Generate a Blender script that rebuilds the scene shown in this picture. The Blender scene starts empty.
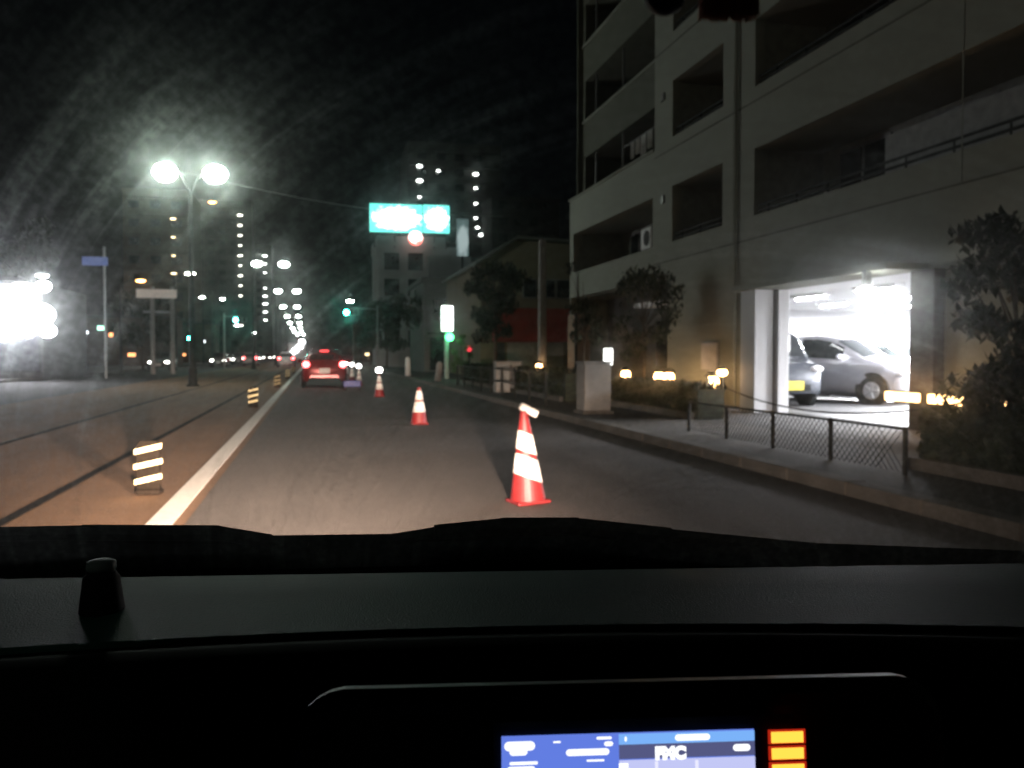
import bpy, bmesh, math, random
from mathutils import Vector, Matrix
R = math.radians
rnd = random.Random(7)
sc = bpy.context.scene
COL = sc.collection

# ------------------------------------------------------------------ camera
cam_d = bpy.data.cameras.new('camera'); cam = bpy.data.objects.new('camera', cam_d); COL.objects.link(cam)
cam.location = (0, 0, 1.25)
cam.rotation_euler = (R(90 - 1.9), 0, R(-12.6))
cam_d.sensor_width = 36; cam_d.lens = 36 * 885 / 1024
cam_d.clip_start = 0.02; cam_d.clip_end = 3000
cam_d.dof.use_dof = True; cam_d.dof.focus_distance = 1.0; cam_d.dof.aperture_fstop = 9.5
cam_d.dof.aperture_blades = 0
sc.camera = cam

# ------------------------------------------------------------------ night sky, faint sun lamp added as street ambient, exposure
w = bpy.data.worlds.new("World"); sc.world = w; w.use_nodes = True
nt = w.node_tree
sky = nt.nodes.new('ShaderNodeTexSky'); sky.sky_type = 'NISHITA'; sky.sun_disc = False
sky.sun_elevation = R(35); sky.sun_rotation = R(200); sky.air_density = 1.0; sky.dust_density = 4.0
nt.links.new(sky.outputs[0], nt.nodes['Background'].inputs[0])
nt.nodes['Background'].inputs[1].default_value = 0.00022
sd = bpy.data.lights.new('ambient_sun', 'SUN'); sd.energy = 0.004; sd.angle = R(0.5); sd.color = (1, .96, .9)
so = bpy.data.objects.new('ambient_sun', sd); COL.objects.link(so)
so.rotation_euler = (R(55), 0, R(-20))
sc.view_settings.view_transform = 'Standard'; sc.view_settings.look = 'None'
sc.view_settings.exposure = 0.0; sc.view_settings.gamma = 1.0; sc.view_settings.use_curve_mapping = False
try:
    sc.cycles.use_denoising = True
    sc.cycles.denoiser = 'OPENIMAGEDENOISE'
except Exception: pass
sc.cycles.max_bounces = 5; sc.cycles.volume_bounces = 0; sc.cycles.diffuse_bounces = 3
sc.cycles.glossy_bounces = 3; sc.cycles.transparent_max_bounces = 8
sc.cycles.caustics_reflective = False; sc.cycles.caustics_refractive = False
sc.cycles.sample_clamp_indirect = 3.0

# ------------------------------------------------------------------ materials
def mat(name, col, rough=.7, metal=0, var=.18, scale=6, bump=.0, bscale=60, emit=None, estr=0, spec=.5):
    m = bpy.data.materials.new(name); m.use_nodes = True
    n = m.node_tree.nodes; l = m.node_tree.links; b = n['Principled BSDF']
    b.inputs['Roughness'].default_value = rough; b.inputs['Metallic'].default_value = metal
    b.inputs['Specular IOR Level'].default_value = spec
    tc = n.new('ShaderNodeTexCoord'); no = n.new('ShaderNodeTexNoise')
    no.inputs['Scale'].default_value = scale; no.inputs['Detail'].default_value = 6
    l.new(tc.outputs['Object'], no.inputs['Vector'])
    cr = n.new('ShaderNodeValToRGB')
    lo = [max(0, c * (1 - var)) for c in col]; hi = [c * (1 + var) for c in col]
    cr.color_ramp.elements[0].position = .3; cr.color_ramp.elements[1].position = .7
    cr.color_ramp.elements[0].color = (*lo, 1); cr.color_ramp.elements[1].color = (*hi, 1)
    l.new(no.outputs['Fac'], cr.inputs['Fac']); l.new(cr.outputs['Color'], b.inputs['Base Color'])
    if bump:
        n2 = n.new('ShaderNodeTexNoise'); n2.inputs['Scale'].default_value = bscale; n2.inputs['Detail'].default_value = 4
        l.new(tc.outputs['Object'], n2.inputs['Vector'])
        bp = n.new('ShaderNodeBump'); bp.inputs['Strength'].default_value = bump; bp.inputs['Distance'].default_value = .02
        l.new(n2.outputs['Fac'], bp.inputs['Height']); l.new(bp.outputs['Normal'], b.inputs['Normal'])
    if emit:
        b.inputs['Emission Color'].default_value = (*emit, 1); b.inputs['Emission Strength'].default_value = estr
    return m
def lampmat(name, col, s):
    m = bpy.data.materials.new(name); m.use_nodes = True
    n = m.node_tree.nodes; l = m.node_tree.links; n.clear()
    e = n.new('ShaderNodeEmission'); e.inputs[0].default_value = (*col, 1); e.inputs[1].default_value = s
    o = n.new('ShaderNodeOutputMaterial'); l.new(e.outputs[0], o.inputs[0])
    return m
M = {}
M['concrete'] = mat('concrete', (.32, .31, .29), .85, bump=.4, bscale=25)
M['kerb'] = mat('kerb concrete', (.12, .11, .095), .85, var=.25, scale=3, bump=.4)
M['steel'] = mat('galvanised steel', (.30, .31, .30), .5, .6)
M['darksteel'] = mat('dark painted steel', (.022, .024, .022), .7, spec=.2)
M['render'] = mat('pale render wall', (.285, .30, .245), .85, var=.06, scale=.6, bump=.15, bscale=40)
M['render2'] = mat('olive brown render', (.11, .115, .085), .85, var=.1, scale=.8)
M['tile'] = mat('brown tile', (.045, .038, .032), .6, var=.2, scale=3)
M['door'] = mat('dark opening', (.05, .05, .048), .5)
M['glass'] = mat('dark window glass', (.015, .018, .02), .08, spec=.6)
M['frame'] = mat('window frame aluminium', (.25, .25, .24), .4, .5)
M['white'] = mat('white paint', (.78, .78, .76), .6, var=.05)
M['black'] = mat('black plastic', (.008, .009, .009), .7, spec=.15)
M['rubber'] = mat('tyre rubber', (.014, .014, .014), .9, spec=.1)
M['chrome'] = mat('wheel alloy', (.45, .45, .46), .3, .8)
M['bark'] = mat('tree bark', (.09, .07, .05), .9, bump=.6, bscale=20)
M['leaf'] = mat('green leaves', (.028, .042, .018), .6, var=.45, scale=3)
M['leaf2'] = mat('dark hedge leaves', (.02, .03, .014), .7, var=.45, scale=4)
M['red'] = mat('cone red plastic', (.22, .017, .019), .5, var=.12, scale=9)
M['refl'] = mat('reflective sheeting', (.82, .80, .76), .5, var=.04)
M['reflY'] = mat('pale yellow reflective sheeting', (.72, .62, .34), .5, var=.04)

def asphalt(name, col, seamy=True):
    m = mat(name, col, .82, var=.12, scale=1.2, bump=.35, bscale=90)
    n = m.node_tree.nodes; l = m.node_tree.links; b = n['Principled BSDF']
    src = b.inputs['Base Color'].links[0].from_socket
    tc = n.new('ShaderNodeTexCoord')
    f = n.new('ShaderNodeTexNoise'); f.inputs['Scale'].default_value = 55; f.inputs['Detail'].default_value = 5
    l.new(tc.outputs['Object'], f.inputs['Vector'])
    mp = n.new('ShaderNodeMapping'); mp.inputs['Scale'].default_value = (1.6, .06, 1)
    l.new(tc.outputs['Object'], mp.inputs['Vector'])
    s = n.new('ShaderNodeTexNoise'); s.inputs['Scale'].default_value = 1.3; s.inputs['Detail'].default_value = 4
    l.new(mp.outputs[0], s.inputs['Vector'])
    r1 = n.new('ShaderNodeMapRange'); r1.inputs[1].default_value = .3; r1.inputs[2].default_value = .7; r1.inputs[3].default_value = .72; r1.inputs[4].default_value = 1.28
    l.new(f.outputs['Fac'], r1.inputs[0])
    r2 = n.new('ShaderNodeMapRange'); r2.inputs[1].default_value = .3; r2.inputs[2].default_value = .7; r2.inputs[3].default_value = .8; r2.inputs[4].default_value = 1.15
    l.new(s.outputs['Fac'], r2.inputs[0])
    mu = n.new('ShaderNodeMath'); mu.operation = 'MULTIPLY'; l.new(r1.outputs[0], mu.inputs[0]); l.new(r2.outputs[0], mu.inputs[1])
    vm = n.new('ShaderNodeVectorMath'); vm.operation = 'SCALE'; l.new(src, vm.inputs[0]); l.new(mu.outputs[0], vm.inputs['Scale'])
    l.new(vm.outputs[0], b.inputs['Base Color'])
    return m
M['asphalt'] = asphalt('asphalt', (.085, .075, .067))
M['tram'] = asphalt('brown tram bed paving', (.19, .108, .056))
M['walk'] = asphalt('sidewalk paving', (.062, .054, .045))
M['ground'] = asphalt('ground', (.06, .058, .052))
M['apron'] = asphalt('pale apron concrete', (.13, .125, .12))
M['paintline'] = mat('road paint', (.78, .76, .70), .7, var=.1, scale=14, bump=.3)

# ------------------------------------------------------------------ mesh helpers
def obj(name, bm, m, parent=None, loc=None, rot=None, smooth=False, bevel=0):
    me = bpy.data.meshes.new(name); bm.normal_update(); bm.to_mesh(me); bm.free()
    for mm in (m if isinstance(m, (list, tuple)) else [m]): me.materials.append(mm)
    if smooth:
        for p in me.polygons: p.use_smooth = True
    o = bpy.data.objects.new(name, me); COL.objects.link(o)
    if parent: o.parent = parent
    if loc: o.location = loc
    if rot: o.rotation_euler = rot
    if bevel:
        md = o.modifiers.new('bevel', 'BEVEL'); md.width = bevel; md.segments = 2; md.limit_method = 'ANGLE'
    return o
def box(bm, x0, x1, y0, y1, z0, z1, mi=0):
    v = [bm.verts.new((x, y, z)) for z in (z0, z1) for y in (y0, y1) for x in (x0, x1)]
    for f in ((0, 2, 3, 1), (4, 5, 7, 6), (0, 1, 5, 4), (2, 6, 7, 3), (0, 4, 6, 2), (1, 3, 7, 5)):
        fc = bm.faces.new([v[i] for i in f]); fc.material_index = mi
    return v
def bx(*a):
    bm = bmesh.new(); box(bm, *a); return bm
def tube(bm, p0, p1, r0, r1=None, n=12, caps=True):
    p0, p1 = Vector(p0), Vector(p1); r1 = r0 if r1 is None else r1
    d = (p1 - p0).normalized(); a = d.orthogonal().normalized(); b = d.cross(a)
    A, B = [], []
    for i in range(n):
        t = 2 * math.pi * i / n; o = a * math.cos(t) + b * math.sin(t)
        A.append(bm.verts.new(p0 + o * r0)); B.append(bm.verts.new(p1 + o * r1))
    for i in range(n):
        j = (i + 1) % n; bm.faces.new((A[i], A[j], B[j], B[i]))
    if caps: bm.faces.new(A[::-1]); bm.faces.new(B)
def tb(*a, **k):
    bm = bmesh.new(); tube(bm, *a, **k); return bm
def path(bm, pts, r, n=8):
    for a, b in zip(pts, pts[1:]): tube(bm, a, b, r, n=n)
def ell(c, rx, ry, rz, seg=16, rings=10):
    bm = bmesh.new(); bmesh.ops.create_uvsphere(bm, u_segments=seg, v_segments=rings, radius=1)
    for v in bm.verts: v.co = Vector((v.co.x * rx + c[0], v.co.y * ry + c[1], v.co.z * rz + c[2]))
    return bm
def lathe(prof, n=24, mats=None):
    bm = bmesh.new(); rings = []
    for r, z in prof: rings.append([bm.verts.new((r * math.cos(2 * math.pi * i / n), r * math.sin(2 * math.pi * i / n), z)) for i in range(n)])
    for k in range(len(rings) - 1):
        for i in range(n):
            j = (i + 1) % n
            f = bm.faces.new((rings[k][i], rings[k][j], rings[k + 1][j], rings[k + 1][i]))
            if mats: f.material_index = mats[k]
    bm.faces.new(rings[0][::-1]); bm.faces.new(rings[-1])
    return bm
def prism(pts, z0, z1):   # polygon in xy
    bm = bmesh.new()
    a = [bm.verts.new((x, y, z0)) for x, y in pts]; b = [bm.verts.new((x, y, z1)) for x, y in pts]
    n = len(pts)
    for i in range(n): bm.faces.new((a[i], a[(i + 1) % n], b[(i + 1) % n], b[i]))
    bm.faces.new(a[::-1]); bm.faces.new(b); bmesh.ops.recalc_face_normals(bm, faces=bm.faces); return bm
def sheet(name, x0, x1, y0, y1, z, m):
    bm = bmesh.new(); v = [bm.verts.new(p) for p in ((x0, y0, z), (x1, y0, z), (x1, y1, z), (x0, y1, z))]; bm.faces.new(v)
    o = obj(name, bm, m); o['kind'] = 'structure'; return o
def thing(name, label, cat, loc=(0, 0, 0), rz=0, group=None):
    o = bpy.data.objects.new(name, None); COL.objects.link(o); o.empty_display_size = .2
    o.location = loc; o.rotation_euler = (0, 0, rz); tag(o, label, cat, group); return o
def tag(o, label, cat, group=None, kind=None):
    o['label'] = label; o['category'] = cat
    if group: o['group'] = group
    if kind: o['kind'] = kind
    return o
KIDS = {}
def dup(root, loc, rz=None, label=None, cat=None):
    def cp(o, par):
        c = o.copy(); COL.objects.link(c)
        if par: c.parent = par
        for ch in [x for x in bpy.data.objects if x.parent == o]: cp(ch, c)
        return c
    c = cp(root, None); c.location = loc
    if rz is not None: c.rotation_euler = (0, 0, rz)
    if label: c['label'] = label
    return c

# ------------------------------------------------------------------ ground, road, pavements
sheet('ground', -900, 900, -60, 1600, -0.05, M['ground'])
sheet('road', -0.94, 4.6, -30, 700, 0.0, M['asphalt'])
sheet('tram_bed', -7.6, -0.94, -30, 700, -0.004, M['tram'])
sheet('side_road', -13.5, -7.6, -30, 700, -0.006, asphalt('dark asphalt', (.05, .046, .042)))
o = obj('lane_line', bx(-1.22, -1.03, -5, 400, -.003, .004), M['paintline']); o['kind'] = 'structure'
for x in (-2.28, -4.28):
    bm = bmesh.new(); box(bm, x - .045, x + .045, -20, 500, -.003, .003)
    o = obj('rail_groove', bm, mat('rail steel and grime', (.02, .018, .016), .9, spec=.1)); o['kind'] = 'structure'
bm = bmesh.new()
y = -6.
while y < 140:
    box(bm, 4.6, 4.82, y, y + .985, -.05, .12); y += 1.0
o = obj('kerb', bm, M['kerb'], bevel=.015); o['kind'] = 'structure'
bm = bmesh.new(); y = 16.
while y < 140:
    box(bm, -13.7, -13.5, y - 20, y - 19.015, -.05, .12); y += 1.0
o = obj('kerb', bm, M['kerb'], bevel=.015); o['kind'] = 'structure'
sheet('sidewalk', 4.82, 6.9, -30, 400, .10, M['walk'])
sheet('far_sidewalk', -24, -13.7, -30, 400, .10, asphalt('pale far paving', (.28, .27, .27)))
sheet('forecourt', 6.9, 16, -10, 60, .094, asphalt('forecourt paving', (.045, .043, .042)))

# ------------------------------------------------------------------ street lamps
LED = lampmat('street lamp light', (.86, 1, .88), 100)
LEDF = lampmat('far street lamp light', (.9, 1, .93), 60)
LEDB = lampmat('rear street lamp light', (.86, 1, .86), 13)
def double_lamp(label, loc, arm, off, h=9., m=LED, group='double-headed street lamps along the tram track', hs=1.):
    t = thing('street_lamp', label, 'street lamp', loc, 0, group)
    bm = bmesh.new(); tube(bm, (0, 0, 0), (0, 0, h - .9), .13, .075); obj('pole', bm, M['darksteel'], t)
    obj('base', lathe([(.24, 0), (.24, .06), (.17, .1), (.16, .7), (.13, .75)], 16), M['darksteel'], t)
    for s in (-1, 1):
        pts = [Vector((0, 0, h - .95)).lerp(Vector((off + s * arm, 0, h)), k / 6) + Vector((0, 0, .35 * math.sin(math.pi * k / 6))) for k in range(7)]
        bm = bmesh.new(); path(bm, pts, .045); obj('arm', bm, M['darksteel'], t)
        hd = obj('lamp_head', ell((off + s * (arm + .15), 0, h + .06), .42 * hs, .24 * hs, .12), M['steel'], t, smooth=True)
        obj('diffuser', ell((off + s * (arm + .15), -.03, h - .12), .46 * hs, .36 * hs, .36 if hs == 1 else .24), m, hd, smooth=True)
    return t
double_lamp('tall twin street lamp with two dazzling white heads, nearest of the row', (-4.7, 37, 0), .78, 0, 8.5)
rowd = [(78, 1.45, 'second twin street lamp from the nearest, heads just left of the white lane line end'),
        (111, 1.9, 'third twin street lamp of the row beyond the tram track'),
        (147, 1.3, 'fourth twin street lamp of the row beyond the tram track'),
        (183, .9, 'fifth twin street lamp of the row beyond the tram track'),
        (222, .5, 'sixth twin street lamp of the row beyond the tram track'),
        (262, .1, 'seventh twin street lamp of the row, small in the distance'),
        (304, -.2, 'eighth twin street lamp of the row, among the distant lights'),
        (350, 0, 'farthest twin street lamp of the row, a speck of light')]
proto = None
for y, off, lb in rowd:
    if proto is None: proto = double_lamp(lb, (-5, y, 0), .95, off, 9.05, LEDF, hs=.95)
    else: dup(proto, (-5 + off - 1.45, y, 0), 0, lb)
# the next lamp of the same row, behind the camera, lights the near facade
double_lamp('twin street lamp of the row standing behind the car', (-4.9, -5, 0), 1.0, 0, 9.05, LEDB)

SLED = lampmat('small white lamp light', (.95, 1, .92), 80)
def single_lamp(label, loc, h, side, m=SLED, size=.30):
    t = thing('street_lamp', label, 'street lamp', loc, 0, 'single street lamps in the distance')
    obj('pole', tb((0, 0, 0), (0, 0, h - .3), .1, .07), M['darksteel'], t)
    bm = bmesh.new(); path(bm, [(0, 0, h - .35), (side * .5, 0, h), (side * 1.1, 0, h + .05)], .04); obj('arm', bm, M['darksteel'], t)
    hd = obj('lamp_head', ell((side * 1.3, 0, h + .08), size * 1.1, .2, .1), M['steel'], t, smooth=True)
    obj('diffuser', ell((side * 1.3, -.05, h), size, .2, .13 * size / .42), m, hd, smooth=True)
    return t

# ------------------------------------------------------------------ traffic signals (horizontal, teal light lit)
TEAL = lampmat('teal signal light', (.05, 1, .75), 110)
def signal(label, loc, h, reach, lit=0):
    t = thing('traffic_light', label, 'traffic light', loc, 0, 'traffic lights')
    obj('pole', tb((0, 0, 0), (0, 0, h + .6), .11, .08), M['steel'], t)
    obj('arm', tb((0, 0, h + .3), (reach, 0, h + .35), .05), M['steel'], t)
    hb = bmesh.new(); box(hb, -.62, .62, -.09, .09, -.2, .2)
    hous = obj('housing', hb, M['steel'], t, loc=(reach, 0, h), bevel=.08)
    for i, x in enumerate((-.4, 0, .4)):
        m = TEAL if i == lit else M['glass']
        ln = obj('lens', ell((x, -.1, 0), .2, .04, .2), m, hous, smooth=True)
        bm = bmesh.new()
        for k in range(10):
            a, b = math.pi * k / 10, math.pi * (k + 1) / 10
            vs = [bm.verts.new((x + .18 * math.cos(q), yy, .18 * math.sin(q))) for q, yy in ((a, -.1), (b, -.1), (b, -.3), (a, -.3))]
            bm.faces.new(vs)
        obj('visor', bm, M['darksteel'], hous)
    return t
signal('traffic light over the road right of the red car, teal green lamp lit', (5.2, 75, 0), 4.75, -2.15)
signal('traffic light left of the street lamps, teal green lamp lit', (-8.3, 88, 0), 4.55, 1.45)
t = thing('traffic_light', 'small pedestrian light glowing teal beside the pillar of the left signboard', 'traffic light', (-9.1, 70, 0))
obj('pole', tb((0, 0, 0), (0, 0, 3.2), .06), M['steel'], t); obj('housing', bx(-.18, .18, -.1, .1, 2.3, 3.0), M['darksteel'], t, bevel=.03)
obj('lens', bx(-.09, .09, -.125, -.102, 2.36, 2.58), TEAL, t)

# ------------------------------------------------------------------ buildings
def clone_part(src, parent, loc):
    c = src.copy(); COL.objects.link(c); c.parent = parent; c.location = loc; return c
def tower(name, label, loc, W, Dp, H, wallm, win, lamps, lampm, storey=2.9, lw=.9, lh=.32):
    t = thing(name, label, 'building', loc)
    bm = bmesh.new(); box(bm, -W / 2, W / 2, 0, Dp, 0, H); box(bm, -W / 2 - .1, W / 2 + .1, -.1, Dp + .1, H, H + .5)
    obj('wall', bm, wallm, t)
    bm = bmesh.new(); z = storey
    while z < H - .5:
        box(bm, -W / 2 + .3, W / 2 - .3, -.9, -.003, z - .08, z + .05); box(bm, -W / 2 + .3, W / 2 - .3, -.95, -.9, z - .08, z + 1.05); z += storey
    obj('balcony_slabs', bm, wallm, t)
    if win:
        src = None
        nx, x0, dx = win
        z = .6
        while z < H - 1:
            for i in range(nx):
                if src is None: src = obj('window', bx(-.8, .8, -.05, .02, 0, 1.8), M['glass'], t, loc=(x0 + i * dx, 0, z))
                else: clone_part(src, t, (x0 + i * dx, 0, z))
            z += storey
    src = None
    for x, z in lamps:
        if src is None: src = obj('corridor_lamp', ell((0, -1.05, 0), lw, .12, lh, 12, 8), lampm, t, loc=(x, 0, z), smooth=True)
        else:
            q = clone_part(src, t, (x, 0, z)); f = rnd.uniform(.6, 1.15); q.scale = (f, 1, f)
    return t
wl = lampmat('corridor lamp light', (1, .95, .82), 9); wl2 = lampmat('cold corridor lamp light', (.95, 1, .95), 10)
dk = mat('dark tower wall', (.045, .045, .042), .9, scale=.3); dk2 = mat('brown tower wall', (.085, .06, .042), .9, scale=.3)
# left row of apartment towers (z from the photographed lamp rows)
tower('apartment_tower', 'dark brown apartment tower at left with four warm balcony lamps in a column', (-24.2, 150, 0), 10, 14, 27,
      dk2, (3, -3.4, 3.2), [(2.6, 22.7), (2.6, 19.8), (2.6, 16.9), (2.6, 14.1), (2.6, 8.1)], lampmat('warm corridor lamp light', (1, .78, .45), 7), 2.9, .42, .12)
tower('apartment_tower', 'tall apartment tower with long column of nine small lamps, left of the far street lamps', (-25, 262, 0), 16, 14, 44,
      dk, (4, -6, 3), [(4.9, 40.4 - 2.82 * k) for k in range(9)] + [(4.9, 9.5)], wl, 2.82, .7, .2)
tower('apartment_tower', 'distant dark tower whose lamp column shows between the street lamp heads', (-22, 330, 0), 15, 14, 40,
      dk, (4, -6, 3), [(5.1, z) for z in (36.5, 33.6, 30.5, 25, 22.1, 19.4, 16.5, 13.6)], wl2, 2.8, .8, .22)
# centre tower
cl = [(-6.6, 34.9), (-6.6, 32.3), (-6.6, 29.4), (3.6, 33.9), (3.6, 31.4), (3.6, 28.6), (3.6, 26.0), (3.9, 24.3), (4.7, 23.0), (-3.2, 34.2)]
tower('apartment_tower', 'dark apartment tower behind the teal rooftop billboard with two columns of white lamps', (25.2, 160, 0), 17, 16, 39,
      dk, (4, -6, 3.4), cl, lampmat('white corridor lamp light', (.95, 1, .95), 9), 2.7, .5, .24)
tower('apartment_block', 'dark unlit apartment block right of the white lamp columns', (36, 150, 0), 12, 14, 28, dk, (4, -4, 2.6), [], None, 2.8)
# teal billboard building
t = thing('office_building', 'dark narrow office building carrying the glowing teal billboard on its roof', 'building', (10, 90, 0))
gm = mat('grey office wall', (.34, .36, .35), .9, scale=.4)
bm = bmesh.new(); box(bm, -3.6, 5.4, 0, 10, 0, 12.2); box(bm, -3.7, 3.2, -.1, 10.1, 12.2, 13.2); box(bm, 1.2, 5.6, -1.2, 0, 0, 11.2); obj('wall', bm, gm, t)
src = None
for z in range(4):
    for x in (-2.3, .1):
        if src is None: src = obj('window', bx(-.75, .75, -.04, .02, 0, 1.7), M['glass'], t, loc=(x, 0, 2 + z * 2.6))
        else: clone_part(src, t, (x, 0, 2 + z * 2.6))
t = thing('billboard', 'wide glowing teal and white billboard in two panels on the rooftop', 'billboard', (10, 89.5, 13.2))
def signmat(name, edge, core, s, cx=.5, cy=.5, rx=.45, rz=.4, blobs=8.):
    m = bpy.data.materials.new(name); m.use_nodes = True; n = m.node_tree.nodes; l = m.node_tree.links; n.clear()
    tc = n.new('ShaderNodeTexCoord'); no = n.new('ShaderNodeTexNoise'); no.inputs['Scale'].default_value = blobs; no.inputs['Detail'].default_value = 1
    l.new(tc.outputs['Generated'], no.inputs['Vector'])
    mp = n.new('ShaderNodeMapping'); mp.vector_type = 'POINT'
    mp.inputs['Location'].default_value = (-cx / rx, 0, -cy / rz); mp.inputs['Scale'].default_value = (1 / rx, 0, 1 / rz)
    l.new(tc.outputs['Generated'], mp.inputs[0])
    ln = n.new('ShaderNodeVectorMath'); ln.operation = 'LENGTH'; l.new(mp.outputs[0], ln.inputs[0])
    ad = n.new('ShaderNodeMath'); ad.operation = 'ADD'; l.new(ln.outputs['Value'], ad.inputs[0]); l.new(no.outputs['Fac'], ad.inputs[1])
    cr = n.new('ShaderNodeValToRGB'); cr.color_ramp.elements[0].position = .75 ; cr.color_ramp.elements[0].color = (*core, 1)
    cr.color_ramp.elements[1].position = 1.0; cr.color_ramp.elements[1].color = (*edge, 1)
    mr = n.new('ShaderNodeMath'); mr.operation = 'MULTIPLY'; mr.inputs[1].default_value = .62; l.new(ad.outputs[0], mr.inputs[0]); l.new(mr.outputs[0], cr.inputs[0])
    e = n.new('ShaderNodeEmission'); e.inputs[1].default_value = s; l.new(cr.outputs[0], e.inputs[0])
    o = n.new('ShaderNodeOutputMaterial'); l.new(e.outputs[0], o.inputs[0]); return m
tm = signmat('teal sign face', (.05, .30, .26), (.8, 1, .96), 5)
fr = bmesh.new(); box(fr, -4.5, 3.6, .15, .3, .2, 3.3)
for x in (-4, -2, 0, 2, 3.2): tube(fr, (x, .5, -1.2), (x, .3, 1.2), .06)
obj('frame', fr, M['darksteel'], t)
obj('panel', bx(-4.5, .75, 0, .14, .3, 3.1), tm, t); obj('panel', bx(.85, 3.5, 0, .14, .35, 3.15), tm, t)
bm = ell((0, 0, 0), .75, .12, .75); t = thing('round_sign', 'round white and red glowing sign hanging under the teal billboard', 'sign', (10, 89, 12.9))
obj('sign_face', bm, signmat('red and white sign', (.8, .08, .05), (1, .85, .8), 3, .5, .62, .5, .5, 3), t, smooth=True)
obj('bracket', bx(-.05, .05, .1, .8, -.05, .05), M['darksteel'], t)
t = thing('vertical_sign', 'pale lit vertical sign on the wall edge right of the teal billboard', 'sign', (14.7, 88.5, 11.2))
obj('sign_face', bx(-.6, .6, 0, .2, 0, 3.7), signmat('pale blue vertical sign', (.10, .16, .16), (.5, .62, .62), .7, .5, .4, .5, .5, 3), t)
obj('post', bx(-.1, .1, .25, .45, -11, 3.2), M['darksteel'], t)

# gabled house right of the tree
t = thing('gabled_house', 'beige house with sloping gable roof behind the lit utility pole', 'house', (8.4, 45, 0))
bg = mat('beige plaster', (.20, .165, .11), .9, var=.1, scale=.7)
bm = bmesh.new(); pr = [(0, 0), (8, 0), (8, 6.9), (1.9, 7.2), (0, 6.0)]
a = [bm.verts.new((x, 0, z)) for x, z in pr]; b = [bm.verts.new((x, 12, z)) for x, z in pr]
for i in range(5): bm.faces.new((a[i], a[(i + 1) % 5], b[(i + 1) % 5], b[i]))
bm.faces.new(a[::-1]); bm.faces.new(b); bmesh.ops.recalc_face_normals(bm, faces=bm.faces); obj('wall', bm, bg, t)
bm = bmesh.new()
for (x0, z0), (x1, z1) in (((-.3, 5.86), (1.9, 7.25)), ((1.9, 7.25), (8.2, 6.95))):
    v = [bm.verts.new(p) for p in ((x0, -.35, z0), (x1, -.35, z1), (x1, 12.3, z1), (x0, 12.3, z0), (x0, -.35, z0 + .14), (x1, -.35, z1 + .14), (x1, 12.3, z1 + .14), (x0, 12.3, z0 + .14))]
    for f in ((0, 1, 2, 3), (4, 5, 6, 7), (0, 1, 5, 4), (2, 3, 7, 6), (1, 2, 6, 5), (0, 3, 7, 4)): bm.faces.new([v[i] for i in f])
obj('roof', bm, mat('dull roof', (.12, .12, .11), .7), t)
for x in (2.6, 3.6, 4.4):
    f = obj('window', bx(x - .38, x + .38, -.06, .0, 4.2, 5.2), M['frame'], t); obj('pane', bx(x - .32, x + .32, -.08, -.062, 4.26, 5.14), M['glass'], f)
rf = obj('fascia', bx(.6, 4.5, -1.3, -.02, 1.9, 3.6), mat('dark red shop fascia', (.30, .03, .022), .6, scale=2), t, bevel=.03)
sh = bmesh.new()
for k in range(13): box(sh, 1.4, 4.4, -.12 - (k % 2) * .01, -.02, .1 + k * .14, .1 + k * .14 + .135)
obj('shutter', sh, mat('roller shutter', (.35, .34, .31), .6), t)
obj('door', bx(.7, 1.25, -.08, -.01, 0, 1.85), M['door'], t)

# low shops between billboard building and tree
t = thing('low_shop', 'low dark flat-roofed shop between the billboard building and the gabled house', 'shop', (9.5, 60, 0))
bm = bmesh.new(); box(bm, -2.2, 4, 0, 9, 0, 6.2); box(bm, -2.4, 4.1, -.2, 9.1, 6.2, 6.5); obj('wall', bm, mat('grey shop wall', (.15, .15, .14), .9), t)
for x in (-.9, 1.1): obj('window', bx(x - .7, x + .7, -.06, .01, 3.6, 5), M['glass'], t)
obj('shopfront', bx(-1.8, 2.4, -.08, .01, .2, 2.4), M['glass'], t)
obj('awning', prism([(-2, -.9), (3, -.9), (3, 0), (-2, 0)], 2.6, 2.75), M['darksteel'], t)

# left: bright shop
t = thing('lit_shop', 'dazzling white lit shop front at the far left beyond the tram track', 'shop', (-15.5, 45, 0))
obj('wall', bx(-6, 3.0, .6, 9, .1, 4.6), mat('shop side wall', (.06, .06, .06), .9), t)
obj('canopy', bx(-6.2, 2.4, -.6, .6, 4.6, 4.8), M['darksteel'], t)
whl = lampmat('white shop light', (.93, .93, 1), 28)
for k, (x, z, rd) in enumerate(((2.4, 4.0, .75), (1.2, 3.4, .85), (3.1, 3.1, .7), (2.1, 2.6, .8), (.3, 4.1, .7), (0, 2.8, .8), (3.45, 2.35, .4), (1.2, 2.2, .5), (3.3, 4.4, .35))):
    obj('floodlight', ell((x, -.2, z), rd, .25, rd * .75), whl, t, smooth=True)  # sizes and overlap shape the ragged glare of the shop light
for x in (-5, -2.6, -.2, 1.85):
    f = obj('window', bx(x - 1.1, x + 1.1, .5, .6, .4, 2.3), M['darksteel'], t)
    obj('pane', bx(x - 1.02, x + 1.02, .47, .497, .48, 2.22), mat('lit shop glass', (.02, .02, .025), .2, emit=(.8, .82, 1), estr=.03), f)
single_lamp('small white lamp beside the dazzling shop', (-14.4, 48, 0), 5.15, 1, lampmat('side lamp', (.9, .95, 1), 25), .3)
t = thing('road_sign', 'small dim blue sign board above the left pavement', 'sign', (-11.6, 50, 0))
obj('pole', tb((.9, .15, 0), (.9, .15, 6.9), .07), M['steel'], t)
obj('sign_face', bx(-.15, 1.1, 0, .05, 5.9, 6.35), mat('blue sign paint with glow', (.06, .09, .25), .5, emit=(.2, .28, .6), estr=.16), t)  # faint glow put into the sign's colour
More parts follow.
